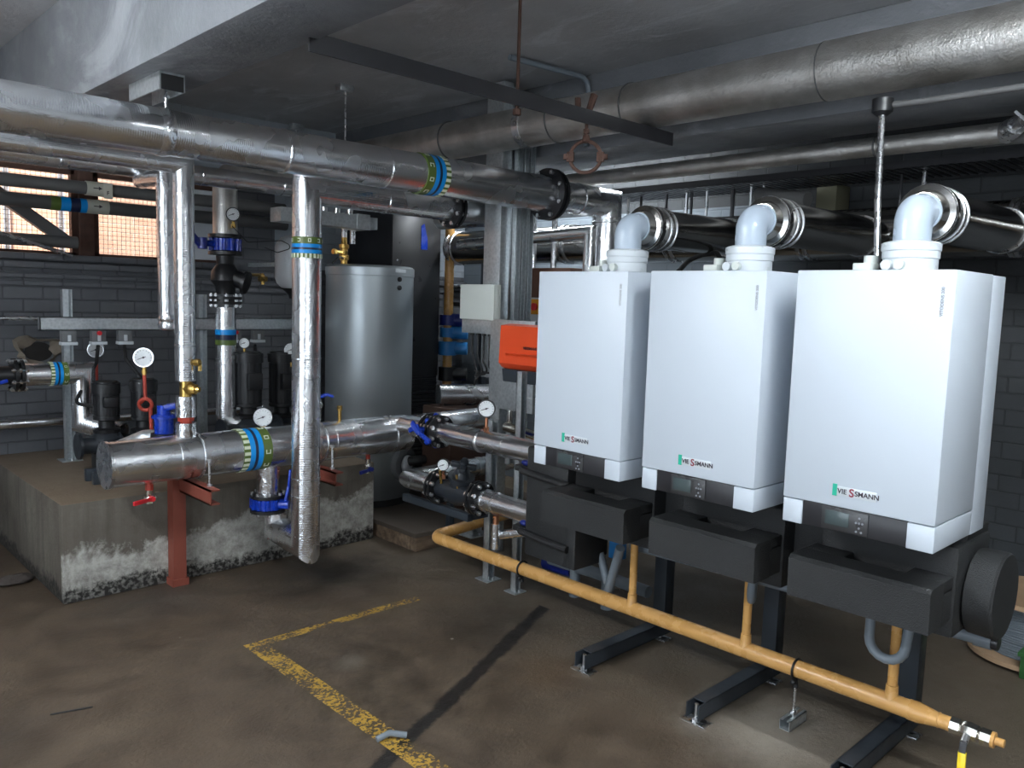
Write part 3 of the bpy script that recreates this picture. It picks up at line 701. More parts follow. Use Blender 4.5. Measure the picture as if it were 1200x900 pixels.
# pumps
def pump(px, pyt, pym, yy, label, w):
    t_, mdl = Y(px, pyt, yy), Y(px, pym, yy); x = t_.x; r = w/2
    p = thing('pump', label, 'pump', (x, yy, .53), 'pumps on the plinth')
    zt_, zm = t_.z, mdl.z
    MB().cyl((x, yy, zt_-.06), (x, yy, zt_), r*.98, seg=28).cyl((x, yy, zt_), (x, yy, zt_+.012), r*.8, seg=24).build('fan_cover', BLACK, p)
    m = MB().cyl((x, yy, zm), (x, yy, zt_-.06), r*.82, seg=28)
    for k in range(28):
        a = 2*PI*k/28; dd = V((math.cos(a), math.sin(a), 0)); m.beam(V((x, yy, zm+.01))+dd*r*.87, V((x, yy, zt_-.065))+dd*r*.87, r*.2, .004, up=(dd.x, dd.y, 0)) if k % 2 == 0 else m.beam(V((x, yy, zm+.01))+dd*r*.85, V((x, yy, zt_-.065))+dd*r*.85, .004, r*.2, up=(dd.y, -dd.x, 0))
    m.build('finned_motor', BLACK, p)
    MB().box(x-r*.5, x+r*.5, yy-r*1.15, yy-r*.6, zm+(zt_-zm)*.3, zm+(zt_-zm)*.62, .006).build('terminal_box', BLACK, p)
    MB().lathe((x, yy, zm-.10), (0, 0, 1), [(0, r*.9), (.02, r*.95), (.03, r*.55), (.07, r*.55), (.08, r*.9), (.10, r*.9)], 24).build('coupling', BLACK, p)
    z0 = .62
    m = MB().lathe((x, yy, z0), (0, 0, 1), [(0, r*.7), (.03, r*1.12), ((zm-.1-z0)*.8, r*1.15), (zm-.1-z0, r*.8)], 28)
    m.cyl((x-r*1.9, yy-.02, z0+.08), (x+r*1.9, yy-.02, z0+.08), r*.6, seg=20).cyl((x-r*1.9-.015, yy-.02, z0+.08), (x-r*1.9, yy-.02, z0+.08), r*.95, seg=20).cyl((x+r*1.9, yy-.02, z0+.08), (x+r*1.9+.015, yy-.02, z0+.08), r*.95, seg=20)
    m.build('volute', CAST, p)
    MB().box(x-r*.8, x-r*.5, yy-r, yy+r, .53, z0+.03, .004).box(x+r*.5, x+r*.8, yy-r, yy+r, .53, z0+.03, .004).build('foot', CAST, p)
pump(124, 449, 487, 5.2, 'black finned pump at the left, its motor clear of other pipes', .165)
pump(168, 446, 487, 5.2, 'black pump behind the red coiled gauge, left of the riser', .165)
pump(291, 414, 472, 5.2, 'taller black pump, left of the pair behind the drop pipe', .20)
pump(330, 414, 472, 5.35, 'taller black pump partly hidden by the banded drop pipe', .20)
# small strut offcuts on plinth
for i, px in enumerate((103, 112)):
    q = Y(px, 538, 5.0-.12*i)
    tag(MB().box(q.x-.02, q.x+.22, 5.0-.12*i-.03, 5.0-.12*i+.01, .53, .60, .003).build('strut_offcut', FRAME), ['dark steel channel length under the pumps, rear of two', 'dark steel channel length under the pumps, front of two'][i], 'channel')
# gauges
fc = (-.55, -.83, .05)
gauge('white dial gauge on a red coiled pipe between the risers and left pump', Y(168, 419, 5.0), .058, fc, Y(172, 516, 5.0), coil=True)
gauge('white dial gauge behind the black cable above the left pump', Y(112, 410, 5.88), .053, fc, (Y(112, 410, 5.88).x, 5.88, .80), coil=False, stem=RED)
gauge('white dial gauge just above the header left of drop pipe', Y(308, 489, 4.36), .053, fc, (Y(308, 489, 4.36).x, 4.36, .84))
gauge('white dial gauge on the black pump behind the drop pipe', Y(341, 410, 5.26), .047, fc, Y(340, 430, 5.26))
gauge('small dim dial gauge below the isolators right of the riser', Y(286, 402, 5.22), .038, fc, Y(286, 418, 5.22), body=BLACK)
# left elbow loop
yl = 5.45; zl = Y(60, 438, yl).z; xl = Y(97, 440, yl).x
lp = thing('insulated_pipe', 'foil lagged bend with blue band at the far left beside the pumps', 'pipe', (xl, yl, .8))
MB().tube([(Y(28, 440, yl).x, yl, zl), (xl, yl, zl), (xl, yl, .80), (xl+.16, yl-.2, .74)], .068, seg=32).build('foil_jacket', FX, lp)
flange(lp, (Y(20, 440, yl).x, yl, zl), (1, 0, 0), .10, .018, .07, 8)
marker(lp, (Y(66, 438, yl).x, yl, zl), (1, 0, 0), .069, -1)
lv = thing('gate_valve', 'black flanged valve with blue lever at the left edge of the photo', 'valve', (.95, yl, zl))
MB().cyl((.55, yl, zl), (Y(16, 440, yl).x, yl, zl), .055, seg=24).lathe((1.02, yl, zl), (0, 0, 1), [(0, .05), (.08, .045), (.09, .07), (.10, .07), (.11, .03), (.19, .025), (.2, .01)], 16).build('valve_body', BLACK, lv)
MB().beam(Y(-10, 451, yl-.12), Y(9, 446, yl-.12), .03, .02, .005).build('handle', BLUE, lv)
# broken hole in wall: ragged plaster ring round a flat disc painted with the hole's shade
hc = Y(45, 412, YW); m = MB(); N = 22
rr = [1+.3*math.sin(3*k*2*PI/N+.5)+.13*random.random() for k in range(N)]
o_, i_ = [], []
hl = thing('wall_hole', 'ragged hole knocked through the dark brick wall at the left', 'hole', hc)
outr = [[], [], []]
for k in range(N):
    a = 2*PI*k/N; dd = V((math.cos(a)*1.25, 0, math.sin(a)))
    outr[0].append(m.bm.verts.new(hc+dd*.108*rr[k]+V((0, -.002, 0)))); outr[1].append(m.bm.verts.new(hc+dd*.092*rr[k]+V((0, -.02-.012*random.random(), 0))))
    outr[2].append(m.bm.verts.new(hc+dd*(.064+.016*random.random())*rr[(k+4) % N]+V((0, -.004, 0))))
for a_, b2 in zip(outr, outr[1:]):
    for k in range(N): m.bm.faces.new((a_[k], a_[(k+1) % N], b2[(k+1) % N], b2[k]))
m.build('broken_plaster', paint('broken_plaster', (.19, .16, .125), .85, 0, .3, 20, .7), hl, .2)
m = MB(); m.bm.faces.new([m.bm.verts.new(hc+V((math.cos(2*PI*k/20)*.085, -.003, math.sin(2*PI*k/20)*.065))) for k in range(20)])
m.build('shade_disc', paint('hole_shade', (.02, .018, .017), .9), hl)
# low pipe near plinth top
zlow = Y(0, 491, 5.9).z
tag(MB().cyl((-2.6, 5.9, .79), (3.0, 5.9, .74), .03, seg=20).build('insulated_pipe', FX), 'thin foil lagged pipe low along the window wall behind pumps', 'pipe')
# blue valve beside riser foot
q = Y(192, 494, 4.55)
bl = thing('gate_valve', 'bright blue valve tucked left of the riser foot above header', 'valve', (q.x, 4.55, .85))
MB().cyl((q.x, 4.55, .84), (q.x, 4.55, .95), .05, seg=16).cyl((q.x, 4.55, .93), (q.x, 4.55, .945), .065, seg=16).cyl((q.x, 4.55, .945), (q.x, 4.55, 1.0), .035, seg=12).build('valve_body', BLUE, bl)
MB().beam((q.x, 4.55, .985), (q.x+.07, 4.5, 1.005), .07, .035, .012).beam((q.x+.06, 4.5, 1.0), (q.x+.12, 4.45, .985), .05, .035, .012).build('handle', BLUE, bl)
MB().cyl((q.x, 4.55, .78), (q.x, 4.55, .845), .07, seg=16).build('flange', BLACK, bl)
# red union + grey elbow behind header
q = Y(160, 515, 4.8)
tag(MB().tube([(q.x-.1, 4.85, .72), (q.x+.02, 4.72, .80), (q.x+.25, 4.62, .78)], .045, .06, seg=20).build('pipe_elbow', GALV), 'grey pipe elbow low between the left pumps and header', 'pipe')
# riser V with blue valve (behind, right of riser)
yv = 5.25; xv = Y(264, 290, yv).x; vz = lambda py: Y(265, py, yv).z
rv = thing('insulated_pipe', 'silver lagged riser with dial gauge and elbow right of the risers', 'pipe', (xv, yv, .8))
ztop = Y(320, 208, yv).z
MB().tube([(xv, yv, vz(275)), (xv, yv, ztop), (3.3, yv, ztop)], .078, .10, seg=32).build('foil_jacket', DUCT, rv)
MB().tube([(xv, yv, vz(360)), (xv, yv, .77), (xv+.13, yv-.08, .72)], .066, .06, seg=28).build('foil_jacket', FZ, rv)
for i, mt in enumerate((TBLUE, TNAVY, TGREEN)): MB().cyl((xv, yv, vz(386+i*6)), (xv, yv, vz(392+i*6)), .068, seg=28).build('marker_band', mt, rv)
flange(rv, (xv, yv, vz(352)), (0, 0, 1), .105, .018, .07, 8)
gauge('dial gauge on the silver riser above the blue valve', Y(273, 251, yv-.12), .045, fc, (xv+.0, yv-.09, vz(268)), body=BLACK)
bv2 = thing('butterfly_valve', 'blue butterfly valve on the silver riser below its gauge', 'valve', (xv, yv, vz(285)))
m = MB().cyl((xv, yv, vz(294)), (xv, yv, vz(280)), .085, seg=28)
for k in range(12):
    a = 2*PI*k/12; m.cyl((xv+.09*math.cos(a), yv+.09*math.sin(a), vz(294)), (xv+.09*math.cos(a), yv+.09*math.sin(a), vz(280)), .014, seg=8)
m.cyl((xv, yv, vz(287)), (xv-.2, yv-.06, vz(287)), .02, seg=12).build('valve_body', BLUE, bv2)
for s in (277, 297): MB().cyl((xv, yv, vz(s-2)), (xv, yv, vz(s+2)), .108, seg=28).build('flange', BLACK, bv2)
MB().beam((xv-.19, yv-.06, vz(290)), (xv-.30, yv-.10, vz(272)), .03, .04, .01).cyl((xv-.18, yv-.06, vz(294)), (xv-.18, yv-.06, vz(281)), .03, seg=12).build('handle', NAVY, bv2)
cv = thing('check_valve', 'black cast check valve between the blue valve and rail', 'valve', (xv, yv, vz(325)))
MB().lathe((xv, yv, vz(345)), (0, 0, 1), [(0, .06), (.05, .065), (.09, .095), (.15, .09), (.2, .055), (vz(300)-vz(345), .06)], 24).cyl((xv, yv, vz(322)), (xv+.09, yv-.10, vz(330)), .055, seg=20).cyl((xv+.085, yv-.095, vz(330)), (xv+.10, yv-.11, vz(331)), .075, seg=20).build('valve_body', BLACK, cv)
# right part of dark brackets by brass tap
q = Y(308, 327, 5.6)
tag(MB().cyl((q.x, 5.6, q.z-.04), (q.x, 5.6, q.z+.03), .014, seg=10).cyl((q.x-.03, 5.6, q.z), (q.x+.03, 5.6, q.z), .02, seg=8).cyl((q.x, 5.6, q.z+.03), (q.x, 6.09, q.z+.03), .012, seg=8).build('brass_tap', BRASS), 'small brass tap on the dark wall left of the white vessel', 'tap')
# expansion vessel
q = Y(336, 312, 5.45); 
ev = thing('expansion_vessel', 'white rounded expansion vessel partly behind the drop pipe', 'vessel', (q.x+.03, 5.45, 1.62))
xx = q.x+.045; MB().lathe((xx, 5.45, 1.66), (0, 0, 1), [(0, .03), (.02, .08), (.05, .11), (.09, .125), (.31, .125), (.35, .11), (.38, .08), (.40, .03)], 32).build('shell', PWHITE, ev)
MB().lathe((xx, 5.45, 1.60), (0, 0, 1), [(0, .02), (.03, .03), (.06, .06), (.075, .085)], 24).build('base_cap', RUBBER, ev)
MB().beam((xx, 5.55, 1.85), (xx, 6.1, 1.85), .05, .03).build('wall_bracket', GALV, ev)
cable('thin black looped wire beside the white vessel', [(272, 265), (290, 284), (330, 282), (345, 290), (325, 296), (310, 290)], [5.1, 5.15, 5.2, 5.2, 5.2, 5.2], .003, RUBBER, .03)
# galvanised trunking behind drop pipe
q0, q1 = Y(345, 262, 4.75), Y(432, 262, 4.75)
tk = thing('cable_trunking', 'galvanised trunking box above the tank, right of the drop pipe', 'trunking', (q0.x, 4.75, 2.08))
zt0 = Y(400, 266, 4.75).z
MB().box(q0.x-.1, q1.x, 4.74, 4.88, zt0, zt0+.09, .003).build('trunk', GALV, tk)
MB().box(q1.x-.10, q1.x+.004, 4.735, 4.885, zt0-.004, zt0+.098, .002).box(q1.x+.004, q1.x+.08, 4.76, 4.86, zt0+.005, zt0+.085, .002).build('end_joint', GALV, tk)
m = MB()
for px in (380, 395, 410): 
    q = Y(px, 246, 4.8); m.cyl((q.x, 4.8, zt0+.09), (q.x, 4.8, zt0+.14), .02, seg=12)
m.build('glands', STEEL, tk)
# ------------------------------------------------------------------ tank
tx, ty, tr = 3.42, 5.07, .318
tk = thing('hot_water_tank', 'tall silver grey cylindrical hot water tank behind the drop pipe', 'tank', (tx, ty, .125))
zt = 1.855
MB().lathe((tx, ty, .17), (0, 0, 1), [(0, tr*.985), (.01, tr), (zt-.17-.075, tr), (zt-.17-.07, tr-.004)], 72).build('shell', SILVER, tk)
MB().lathe((tx, ty, zt-.072), (0, 0, 1), [(0, tr+.004), (.055, tr+.004), (.068, tr-.01), (.072, tr-.03)], 72).build('lid', SILVER, tk)
MB().cyl((tx, ty, .125), (tx, ty, .172), tr+.002, seg=60).build('base_ring', RUBBER, tk)
fdir = V((-.50, -.866, 0)).normalized()
for py in (327, 337):
    q = V((3.48, 0, 0)); 
    dirs = V((.10, -1, 0)).normalized(); p = V((tx, ty, 0))+dirs*tr; zq = Y(458, py, p.y).z
    MB().cyl((p.x, p.y+.01, zq), (p.x+dirs.x*.01, p.y+dirs.y*.01, zq), .017, seg=20).cyl((p.x, p.y, zq), (p.x+dirs.x*.016, p.y+dirs.y*.016, zq), .008, seg=12).build('plug', RUBBER, tk)
p = V((tx, ty, 0))+V((.13, -.99, 0)).normalized()*(tr+.004)
MB().obox((p.x, p.y, zt-.035), V((.99, .13, 0)), V((.13, -.99, 0)), V((0, 0, 1)), .05, .0012, .012).build('badge', PWHITE, tk)
hd = V((.35, -.93, 0)).normalized(); p = V((tx, ty, .42))+hd*tr
hp = MB().lathe(p-hd*.03, hd, [(0, .13), (.05, .13), (.06, .115), (.06, .075), (.05, .07)], 36).build('hatch_ring', paint('grey_foam', (.10, .105, .11), .7), tk)
MB().lathe(p-hd*.02, hd, [(0, .07), (.06, .065), (.075, .03)], 24).build('hatch_cap', PWHITE, hp)
MB().tube([p+hd*.03+V((0, 0, .02)), p+hd*.10+V((.03, 0, .035)), p+hd*.12+V((.11, .0, .04))], .035, .03, seg=14).build('hatch_hose', RUBBER, hp)
bt = thing('brass_valve', 'brass safety valve standing on top of the silver tank', 'valve', Y(403, 309, ty))
q = Y(403, 309, ty); x = q.x
MB().lathe((x, ty, zt-.01), (0, 0, 1), [(0, .024), (.04, .024), (.045, .035), (.075, .035), (.08, .024), (.12, .028), (.125, .036), (.15, .036), (.155, .022), (.19, .018), (.21, .02)], 12).cyl((x, ty, zt+.08), (x-.09, ty-.03, zt+.085), .014, seg=10).cyl((x-.085, ty-.03, zt+.085), (x-.11, ty-.035, zt+.085), .02, seg=8).build('valve_body', BRASS, bt)
MB().cyl((x, ty, zt+.19), (x, ty, zt+.36), .02, seg=16).cyl((x+.07, ty, zt+.15), (x+.07, ty, zt+.36), .02, seg=16).build('tail_pipe', STEEL, bt)
MB().tube([(x-.01, ty-.02, zt+.04), (x-.07, ty-.05, zt+.05), (x-.13, ty-.06, zt)], .007, .03, seg=8).build('lead', RUBBER, bt)
# blue lever valve left of tank
q = Y(381, 467, 4.4)
v = thing('ball_valve', 'blue lever valve showing between drop pipe and silver tank', 'valve', (q.x, 4.5, .98))
MB().cyl((q.x-.02, 4.45, .86), (q.x-.02, 4.45, .99), .02, seg=14).sphere((q.x-.02, 4.45, .95), .03).build('valve_body', CHROME, v)
MB().beam((q.x-.04, 4.45, .995), (q.x+.03, 4.42, 1.02), .035, .02, .006).beam((q.x+.02, 4.42, 1.02), (q.x+.06, 4.4, 1.005), .03, .018, .006).build('handle', BLUE, v)
q = Y(398, 487, yh)
tag(MB().cyl((q.x, yh, zh+.11), (q.x, yh, zh+.205), .011, seg=12).cyl((q.x, yh, zh+.18), (q.x, yh, zh+.21), .016, seg=6).build('test_point', BRASS), 'small brass test point on top of the header', 'fitting')

# ------------------------------------------------------------------ black cabinet
cb = thing('black_cabinet', 'tall black plant cabinet behind the silver tank with bottom grille', 'cabinet', (3.85, 5.4, .1))
MB().box(3.86, 4.34, 5.42, 6.08, .125, 2.42, .006).build('carcass', PANEL, cb)
MB().box(3.85, 4.34, 5.40, 5.42, .98, 2.42, .003).build('front_panel', paint('satin_black_sheet', (.03, .03, .032), .33, .2, .1, 4), cb)
m = MB(); z = .16
while z < .96: m.box(3.86, 4.33, 5.40, 5.42, z, z+.018, .002); z += .034
g = m.build('grille', BLACK, cb)
q = Y(497, 272, 5.40)
MB().prism([(q.x-.03, 5.399, 2.22), (q.x+.0, 5.399, 2.24), (q.x+.035, 5.399, 2.12), (q.x+.035, 5.399, 2.03), (q.x-.03, 5.399, 2.03)], (0, -.003, 0)).build('blue_sticker', BLUE, cb)
MB().cyl((3.90, 5.396, 1.93), (3.90, 5.405, 1.93), .008, seg=10).build('screw', STEEL, cb)
# ------------------------------------------------------------------ gas train behind
gx, gy = 4.44, 5.40
gt = thing('gas_train', 'orange vertical gas pipe with blue valves beside the black cabinet', 'pipe', (gx, gy, 0))
MB().cyl((gx, gy, .125), (gx, gy, 2.38), .04, seg=20).build('pipe_wall', YEL, gt)
def gz(py): return Y(519, py, gy).z
for py0, py1, mt, w in ((369, 381, NAVY, .075), (384, 395, LBLUE, .07), (400, 416, LBLUE, .08), (430, 446, BLACK, .075), (452, 462, NAVY, .07)):
    MB().cyl((gx, gy, gz(py1)), (gx, gy, gz(py0)), w, seg=20).build('valve_body', mt, gt)
    zc_ = (gz(py0)+gz(py1))/2
    MB().cyl((gx+.02, gy-.02, zc_), (gx+.12, gy-.12, zc_), .055, seg=20).build('actuator', mt, gt)
MB().beam((gx+.13, gy-.1, gz(375)), (gx+.16, gy-.13, gz(352)), .035, .02, .005).build('handle', YELB, gt)
def back_gauge(px, py, y, label):
    c = Y(px, py, y); return gauge(label, c, .07, (-.25, -.95, 0), (c.x, y, .93), body=BLACK, back=True, stem=COPPER)
back_gauge(530, 470, 4.54, 'black backed gauge seen from behind beside the cabinet, nearer it')
back_gauge(552, 465, 4.48, 'black gauge seen from behind with thin wire, right of its twin')
# horizontal small pipes on back wall
for i, (py, r, mt) in enumerate(((335, .016, STEEL), (341, .02, BLACK), (348, .02, GREYPIPE), (357, .022, BLACK))):
    z = X(545, py, 5.0).z
    tag(MB().cyl((5.0, 4.6, z), (5.0, 6.05, z), r, seg=14).build('wall_pipe', mt), ['thin bright pipe on the rear wall left of the control box, topmost of four', 'thin black pipe on the rear wall, second from the top of four', 'thin grey pipe on the rear wall, third from the top of four', 'thin black pipe on the rear wall, lowest of four'][i], 'pipe', 'small pipes on the rear wall')
q = X(566, 425, 4.9)
tag(MB().box(4.88, 4.93, q.y-.01, q.y+.04, 0, 2.1, .003).build('perforated_channel', FRAME), 'dark perforated channel standing by the rear wall below the white box', 'channel')
# ------------------------------------------------------------------ flue header and branches
xh, zf, rf = 4.5, 2.06, .135
fl = thing('flue_header', 'large stainless flue header running level behind all three boilers', 'flue', (xh, 2, zf))
MB().cyl((xh, -2.9, zf), (xh, 5.3, zf), rf, seg=40).build('duct', FLUE, fl)
for y in (ypt(1190, 266, xh), ypt(1198, 266, xh), ypt(944, 290, xh), ypt(952, 290, xh), ypt(790, 285, xh), ypt(797, 285, xh), ypt(665, 290, xh), ypt(672, 290, xh), ypt(535, 292, xh), ypt(541, 292, xh)):
    MB().lathe((xh, y-.012, zf), (0, 1, 0), [(0, rf), (.004, rf+.008), (.02, rf+.008), (.024, rf)], 40).build('joint_band', STEEL, fl)
def branch(yb_, label, pxe):
    b = thing('flue_pipe', label, 'flue', (2.9, yb_, 1.98), 'stainless branch flues from the boilers')
    z = 1.972; r = .088
    xe_ = Y(pxe, 265, yb_).x
    MB().tube([(2.94, yb_, z), (xe_, yb_, z+.012), (xh-.06, yb_+.42, zf)], r, .14, seg=36, nb=8).build('duct', FLUE, b)
    MB().lathe((2.885, yb_, z), (1, 0, 0), [(0, .066), (.03, .078), (.035, r+.008), (.045, r+.011), (.07, r+.011), (.085, r+.003), (.12, r+.001)], 36).build('adaptor', FLUE, b)
    for x in (2.93, 3.005, 3.045): MB().torus((x, yb_, z), (1, 0, 0), r+.006, .0055, 40, 8).build('joint_band', STEEL, b)
    MB().torus((xe_-.12, yb_, z+.01), (1, 0, 0), r+.002, .0055, 40, 8).build('joint_band', STEEL, b)
YC = [2.224, 1.636, 1.048]
branch(YC[0], 'stainless branch flue of the far left boiler', 868)
branch(YC[1], 'stainless branch flue of the middle boiler', 1022)
branch(YC[2], 'stainless branch flue of the right boiler', 1185)
# ------------------------------------------------------------------ boilers
BX, BZ0 = 2.525, .93
def boiler(yc, label):
    b = thing('wall_boiler', label, 'boiler', (BX, yc, BZ0), 'white boilers in a row')
    x0, w, h = BX, .240, .835
    MB().box(x0, x0+.335, yc-w, yc+w, BZ0+.085, BZ0+h, .004).build('front_cover', WHITE, b)
    MB().box(x0+.337, x0+.465, yc-w+.001, yc+w-.001, BZ0, BZ0+h-.002, .003).build('rear_casing', WHITE, b)
    MB().box(x0+.004, x0+.335, yc+.172, yc+w-.001, BZ0+.002, BZ0+.082, .003).build('corner_trim', WHITE, b)
    MB().box(x0+.004, x0+.335, yc-w+.001, yc-.160, BZ0+.002, BZ0+.082, .003).build('corner_trim', WHITE, b)
    cpn = MB().box(x0+.008, x0+.10, yc-.160, yc+.172, BZ0+.004, BZ0+.083, .002).build('control_panel', PANEL, b)
    MB().box(x0+.10, x0+.334, yc-.160, yc+.172, BZ0+.03, BZ0+.083).build('base_tray', BLACK, b)
    c1 = MB().box(x0+.003, x0+.009, yc-.045, yc+.105, BZ0+.008, BZ0+.080, .002).build('control_unit', paint('unit_dark', (.035, .035, .037), .3), cpn)
    MB().box(x0+.001, x0+.004, yc+.015, yc+.092, BZ0+.024, BZ0+.070, .001).build('display', SCREEN, c1 if False else cpn)
    m = MB()
    for dy, dz in ((-.018, .062), (-.018, .030), (-.008, .046), (-.028, .046), (-.018, .046), (-.010, .018), (-.026, .018)):
        m.cyl((x0+.0015, yc+dy, BZ0+dz), (x0+.004, yc+dy, BZ0+dz), .0035, seg=10)
    m.build('buttons', GREYTXT, cpn)
    # badge
    bz = BZ0+.135; y0_ = yc+.066
    bg = MB().box(x0-.0016, x0+.001, yc-.066, yc+.058, bz-.012, bz+.018, .0008).build('badge', PWHITE, b)
    MB().prism([(x0-.003, yc+.058, bz-.014), (x0-.003, yc+.072, bz-.014), (x0-.003, yc+.072, bz+.024), (x0-.003, yc+.058, bz+.024)], (.003, 0, 0)).build('green_tab', GREEN, bg)
    text('lettering', 'VIE', .022, (x0-.002, yc+.056, bz-.004), (0, -1, 0), (0, 0, 1), DKTXT, bg, .0006)
    text('lettering', 'S', .036, (x0-.002, yc+.019, bz-.009), (0, -1, 0), (0, 0, 1), REDTXT, bg, .0006)
    text('lettering', 'SMANN', .022, (x0-.002, yc+.001, bz-.004), (0, -1, 0), (0, 0, 1), DKTXT, bg, .0006).scale = (1, 1, 1)
    text('model_print', 'VITODENS 200', .013, (x0-.0008, yc-w+.028, BZ0+h-.135), (0, 0, 1), (0, 1, 0), GREYTXT, b, .0004)
    # flue collar on top
    xc = 2.82; zt_ = BZ0+h
    MB().lathe((xc, yc, zt_-.01), (0, 0, 1), [(0, .084), (.058, .084), (.06, .088), (.082, .088), (.086, .091), (.108, .091), (.112, .084), (.116, .07)], 40).build('flue_collar', PWHITE, b)
    MB().cyl((xc-.08, yc+.038, zt_+.025), (xc-.10, yc+.040, zt_+.025), .017, seg=16).build('test_cap', PWHITE, b)
    MB().cyl((xc-.085, yc-.002, zt_+.027), (xc-.105, yc-.002, zt_+.027), .016, seg=16).build('test_cap', CREAM, b)
    z = 1.972
    MB().tube([(xc, yc, zt_+.09), (xc, yc, z), (xc+.085, yc, z)], .058, .062, seg=36, nb=10).cyl((xc+.062, yc, z), (xc+.085, yc, z), .064, seg=36).build('flue_elbow', PPWHITE, b)
    MB().box(xc-.06, xc+.02, yc+.105, yc+.165, zt_, zt_+.035, .004).cyl((xc, yc+.13, zt_+.03), (xc, yc+.13, zt_+.062), .022, seg=16).build('cable_gland', CREAM, b)
    return b
labs = ['white wall-hung boiler nearest the orange control box, leftmost of three', 'white wall-hung boiler standing between the other two boilers', 'white wall-hung boiler nearest the right wall, largest in the photo']
b0 = boiler(YC[0], labs[0])
for i in (1, 2):
    c = copy_tree(b0); c.location.y = YC[i]; c['label'] = labs[i]
# insulation covers under the boilers
def cover(yc, label):
    t = thing('insulation_cover', label, 'cover', (2.6, yc, .67), 'black foam covers under the boilers')
    ya, yb2 = yc-.225, yc+.235
    m = MB()
    m.prism([(2.59, ya, .66), (2.585, ya, .79), (2.60, ya, .803), (2.70, ya, .805), (2.70, ya, .66)], (0, yb2-ya, 0))
    m.box(2.70, 3.02, ya, yb2, .66, .775, .006).box(2.78, 3.10, ya-.01, yb2-.02, .60, .90, .01)
    m.box(2.70, 2.79, ya, ya+.12, .76, .805, .004).box(2.70, 2.79, yb2-.14, yb2, .76, .805, .004)
    m.prism([(2.78, ya+.0, .78), (2.90, ya, .93), (3.10, ya, .93), (3.10, ya, .78)], (0, .08, 0))
    m.build('foam_shell', EPP, t)
    MB().tube([(2.84, yc+.15, .80), (2.84, yc+.15, .93)], .03, seg=16).tube([(2.88, yc-.02, .80), (2.88, yc-.02, .93)], .022, seg=14).build('connection_pipe', GREYHOSE, t)
    return t
l2 = ['black foam manifold cover under the leftmost boiler', 'black foam manifold cover under the middle boiler', 'black foam manifold cover under the right boiler beside the round end']
c0 = cover(YC[0], l2[0])
for i in (1, 2):
    c = copy_tree(c0); c.location.y = YC[i]; c['label'] = l2[i]
mf = thing('manifold_insulation', 'black foam casing of the common manifold with round end cap', 'casing', (3.0, 1.6, .6))
MB().box(2.86, 3.12, .93, 2.5, .585, .86, .02).box(2.93, 3.12, .93, 2.5, .80, .93, .01).build('body', EPP, mf)
MB().cyl((2.965, .815, .725), (2.965, .95, .725), .138, seg=48).box(2.86, 3.10, .85, .95, .59, .80, .01).build('end_ring', EPP, mf)
MB().lathe((2.965, .81, .725), (0, -1, 0), [(0, .128), (.006, .143), (.085, .145), (.092, .138)], 48).build('end_cap', EPP, mf)
eb = thing('manifold_insulation', 'square black foam block hanging at the left end of the manifold', 'casing', (2.8, 2.6, .4))
MB().box(2.80, 3.12, 2.50, 2.775, .385, .93, .012).box(2.80, 3.0, 2.44, 2.52, .385, .64, .01).build('block', EPP, eb)
for z, px in ((.805, 0), (.50, 1)):
    MB().tube([(2.86, 2.83, z+.01), (2.79, 2.80, z), (2.785, 2.60, z-.012), (2.79, 2.48, z-.02)], .018, .03, seg=10).box(2.80, 3.0, 2.77, 2.86, z-.01, z+.02, .004).build('strap', RUBBER, eb)
    MB().sphere((2.82, 2.80, z+.035), .018, (1, 1.4, .8)).build('clip', NAVY, eb)
# condensate pipe
cd = thing('condensate_pipe', 'grey plastic condensate pipe poking out below the round end cap', 'pipe', (3.05, .75, .53))
MB().cyl((3.05, .80, .535), (3.05, 2.3, .50), .024, seg=20).build('tube', GREYHOSE, cd)
MB().cyl((3.05, .765, .535), (3.05, .82, .535), .030, seg=20).build('socket', GREYHOSE, cd)
MB().cyl((3.05, .745, .535), (3.05, .766, .535), .026, seg=16).build('plug', PANEL, cd)
# U hoses
def u_hose(yc, x, zb, label, d=V((0, 1, 0))):
    c = V((x, yc, 0)); P = [c+d*.062+V((0, 0, .64)), c+d*.062+V((0, 0, zb+.06))]
    for k in range(1, 8):
        a = PI*k/8; P.append(c+d*(.062*math.cos(a))+V((0, 0, zb+.062-.062*math.sin(a))))
    P += [c-d*.062+V((0, 0, zb+.06)), c-d*.07+V((.02, 0, .64))]
    return tag(MB().tube(P, .017, seg=14).build('condensate_hose', GREYHOSE), label, 'hose', 'condensate trap hoses')
u_hose(1.045, 2.88, .425, 'grey trap hose looped under the right boiler cover')
u_hose(1.61, 2.95, .46, 'grey trap hose looped under the middle boiler cover', V((.90, .43, 0)))
# ------------------------------------------------------------------ frames
def stand(yc, label):
    s = thing('boiler_stand', label, 'stand', (3.0, yc, 0), 'steel stands of the boilers')
    w = .03
    MB().box(3.24, 3.31, yc-.035, yc+.035, .05, 1.05, .003).build('upright', FRAME, s)
    m = MB(); x0, x1 = 2.66, 3.31
    m.box(x0, x1, yc-w, yc-w+.005, .022, .085).box(x0, x1, yc+w-.005, yc+w, .022, .085).box(x0+.05, x1, yc-w, yc+w, .080, .085).box(x0+.05, x1, yc-w, yc+w, .022, .027)
    m.build('floor_beam', FRAME, s)
    for x in (2.69, 3.25):
        ft = MB().box(x-.03, x+.03, yc-.055, yc+.055, 0, .007, .001).build('foot_plate', STEEL, s)
        MB().cyl((x, yc, .005), (x, yc, .075), .009, seg=12).cyl((x, yc, .007), (x, yc, .022), .017, seg=6).build('levelling_bolt', STEEL, ft)
    return s
l3 = ['anthracite steel stand under the leftmost boiler', 'anthracite steel stand under the middle boiler', 'anthracite steel stand under the right boiler, cut by photo bottom']
s0 = stand(2.262, l3[0])
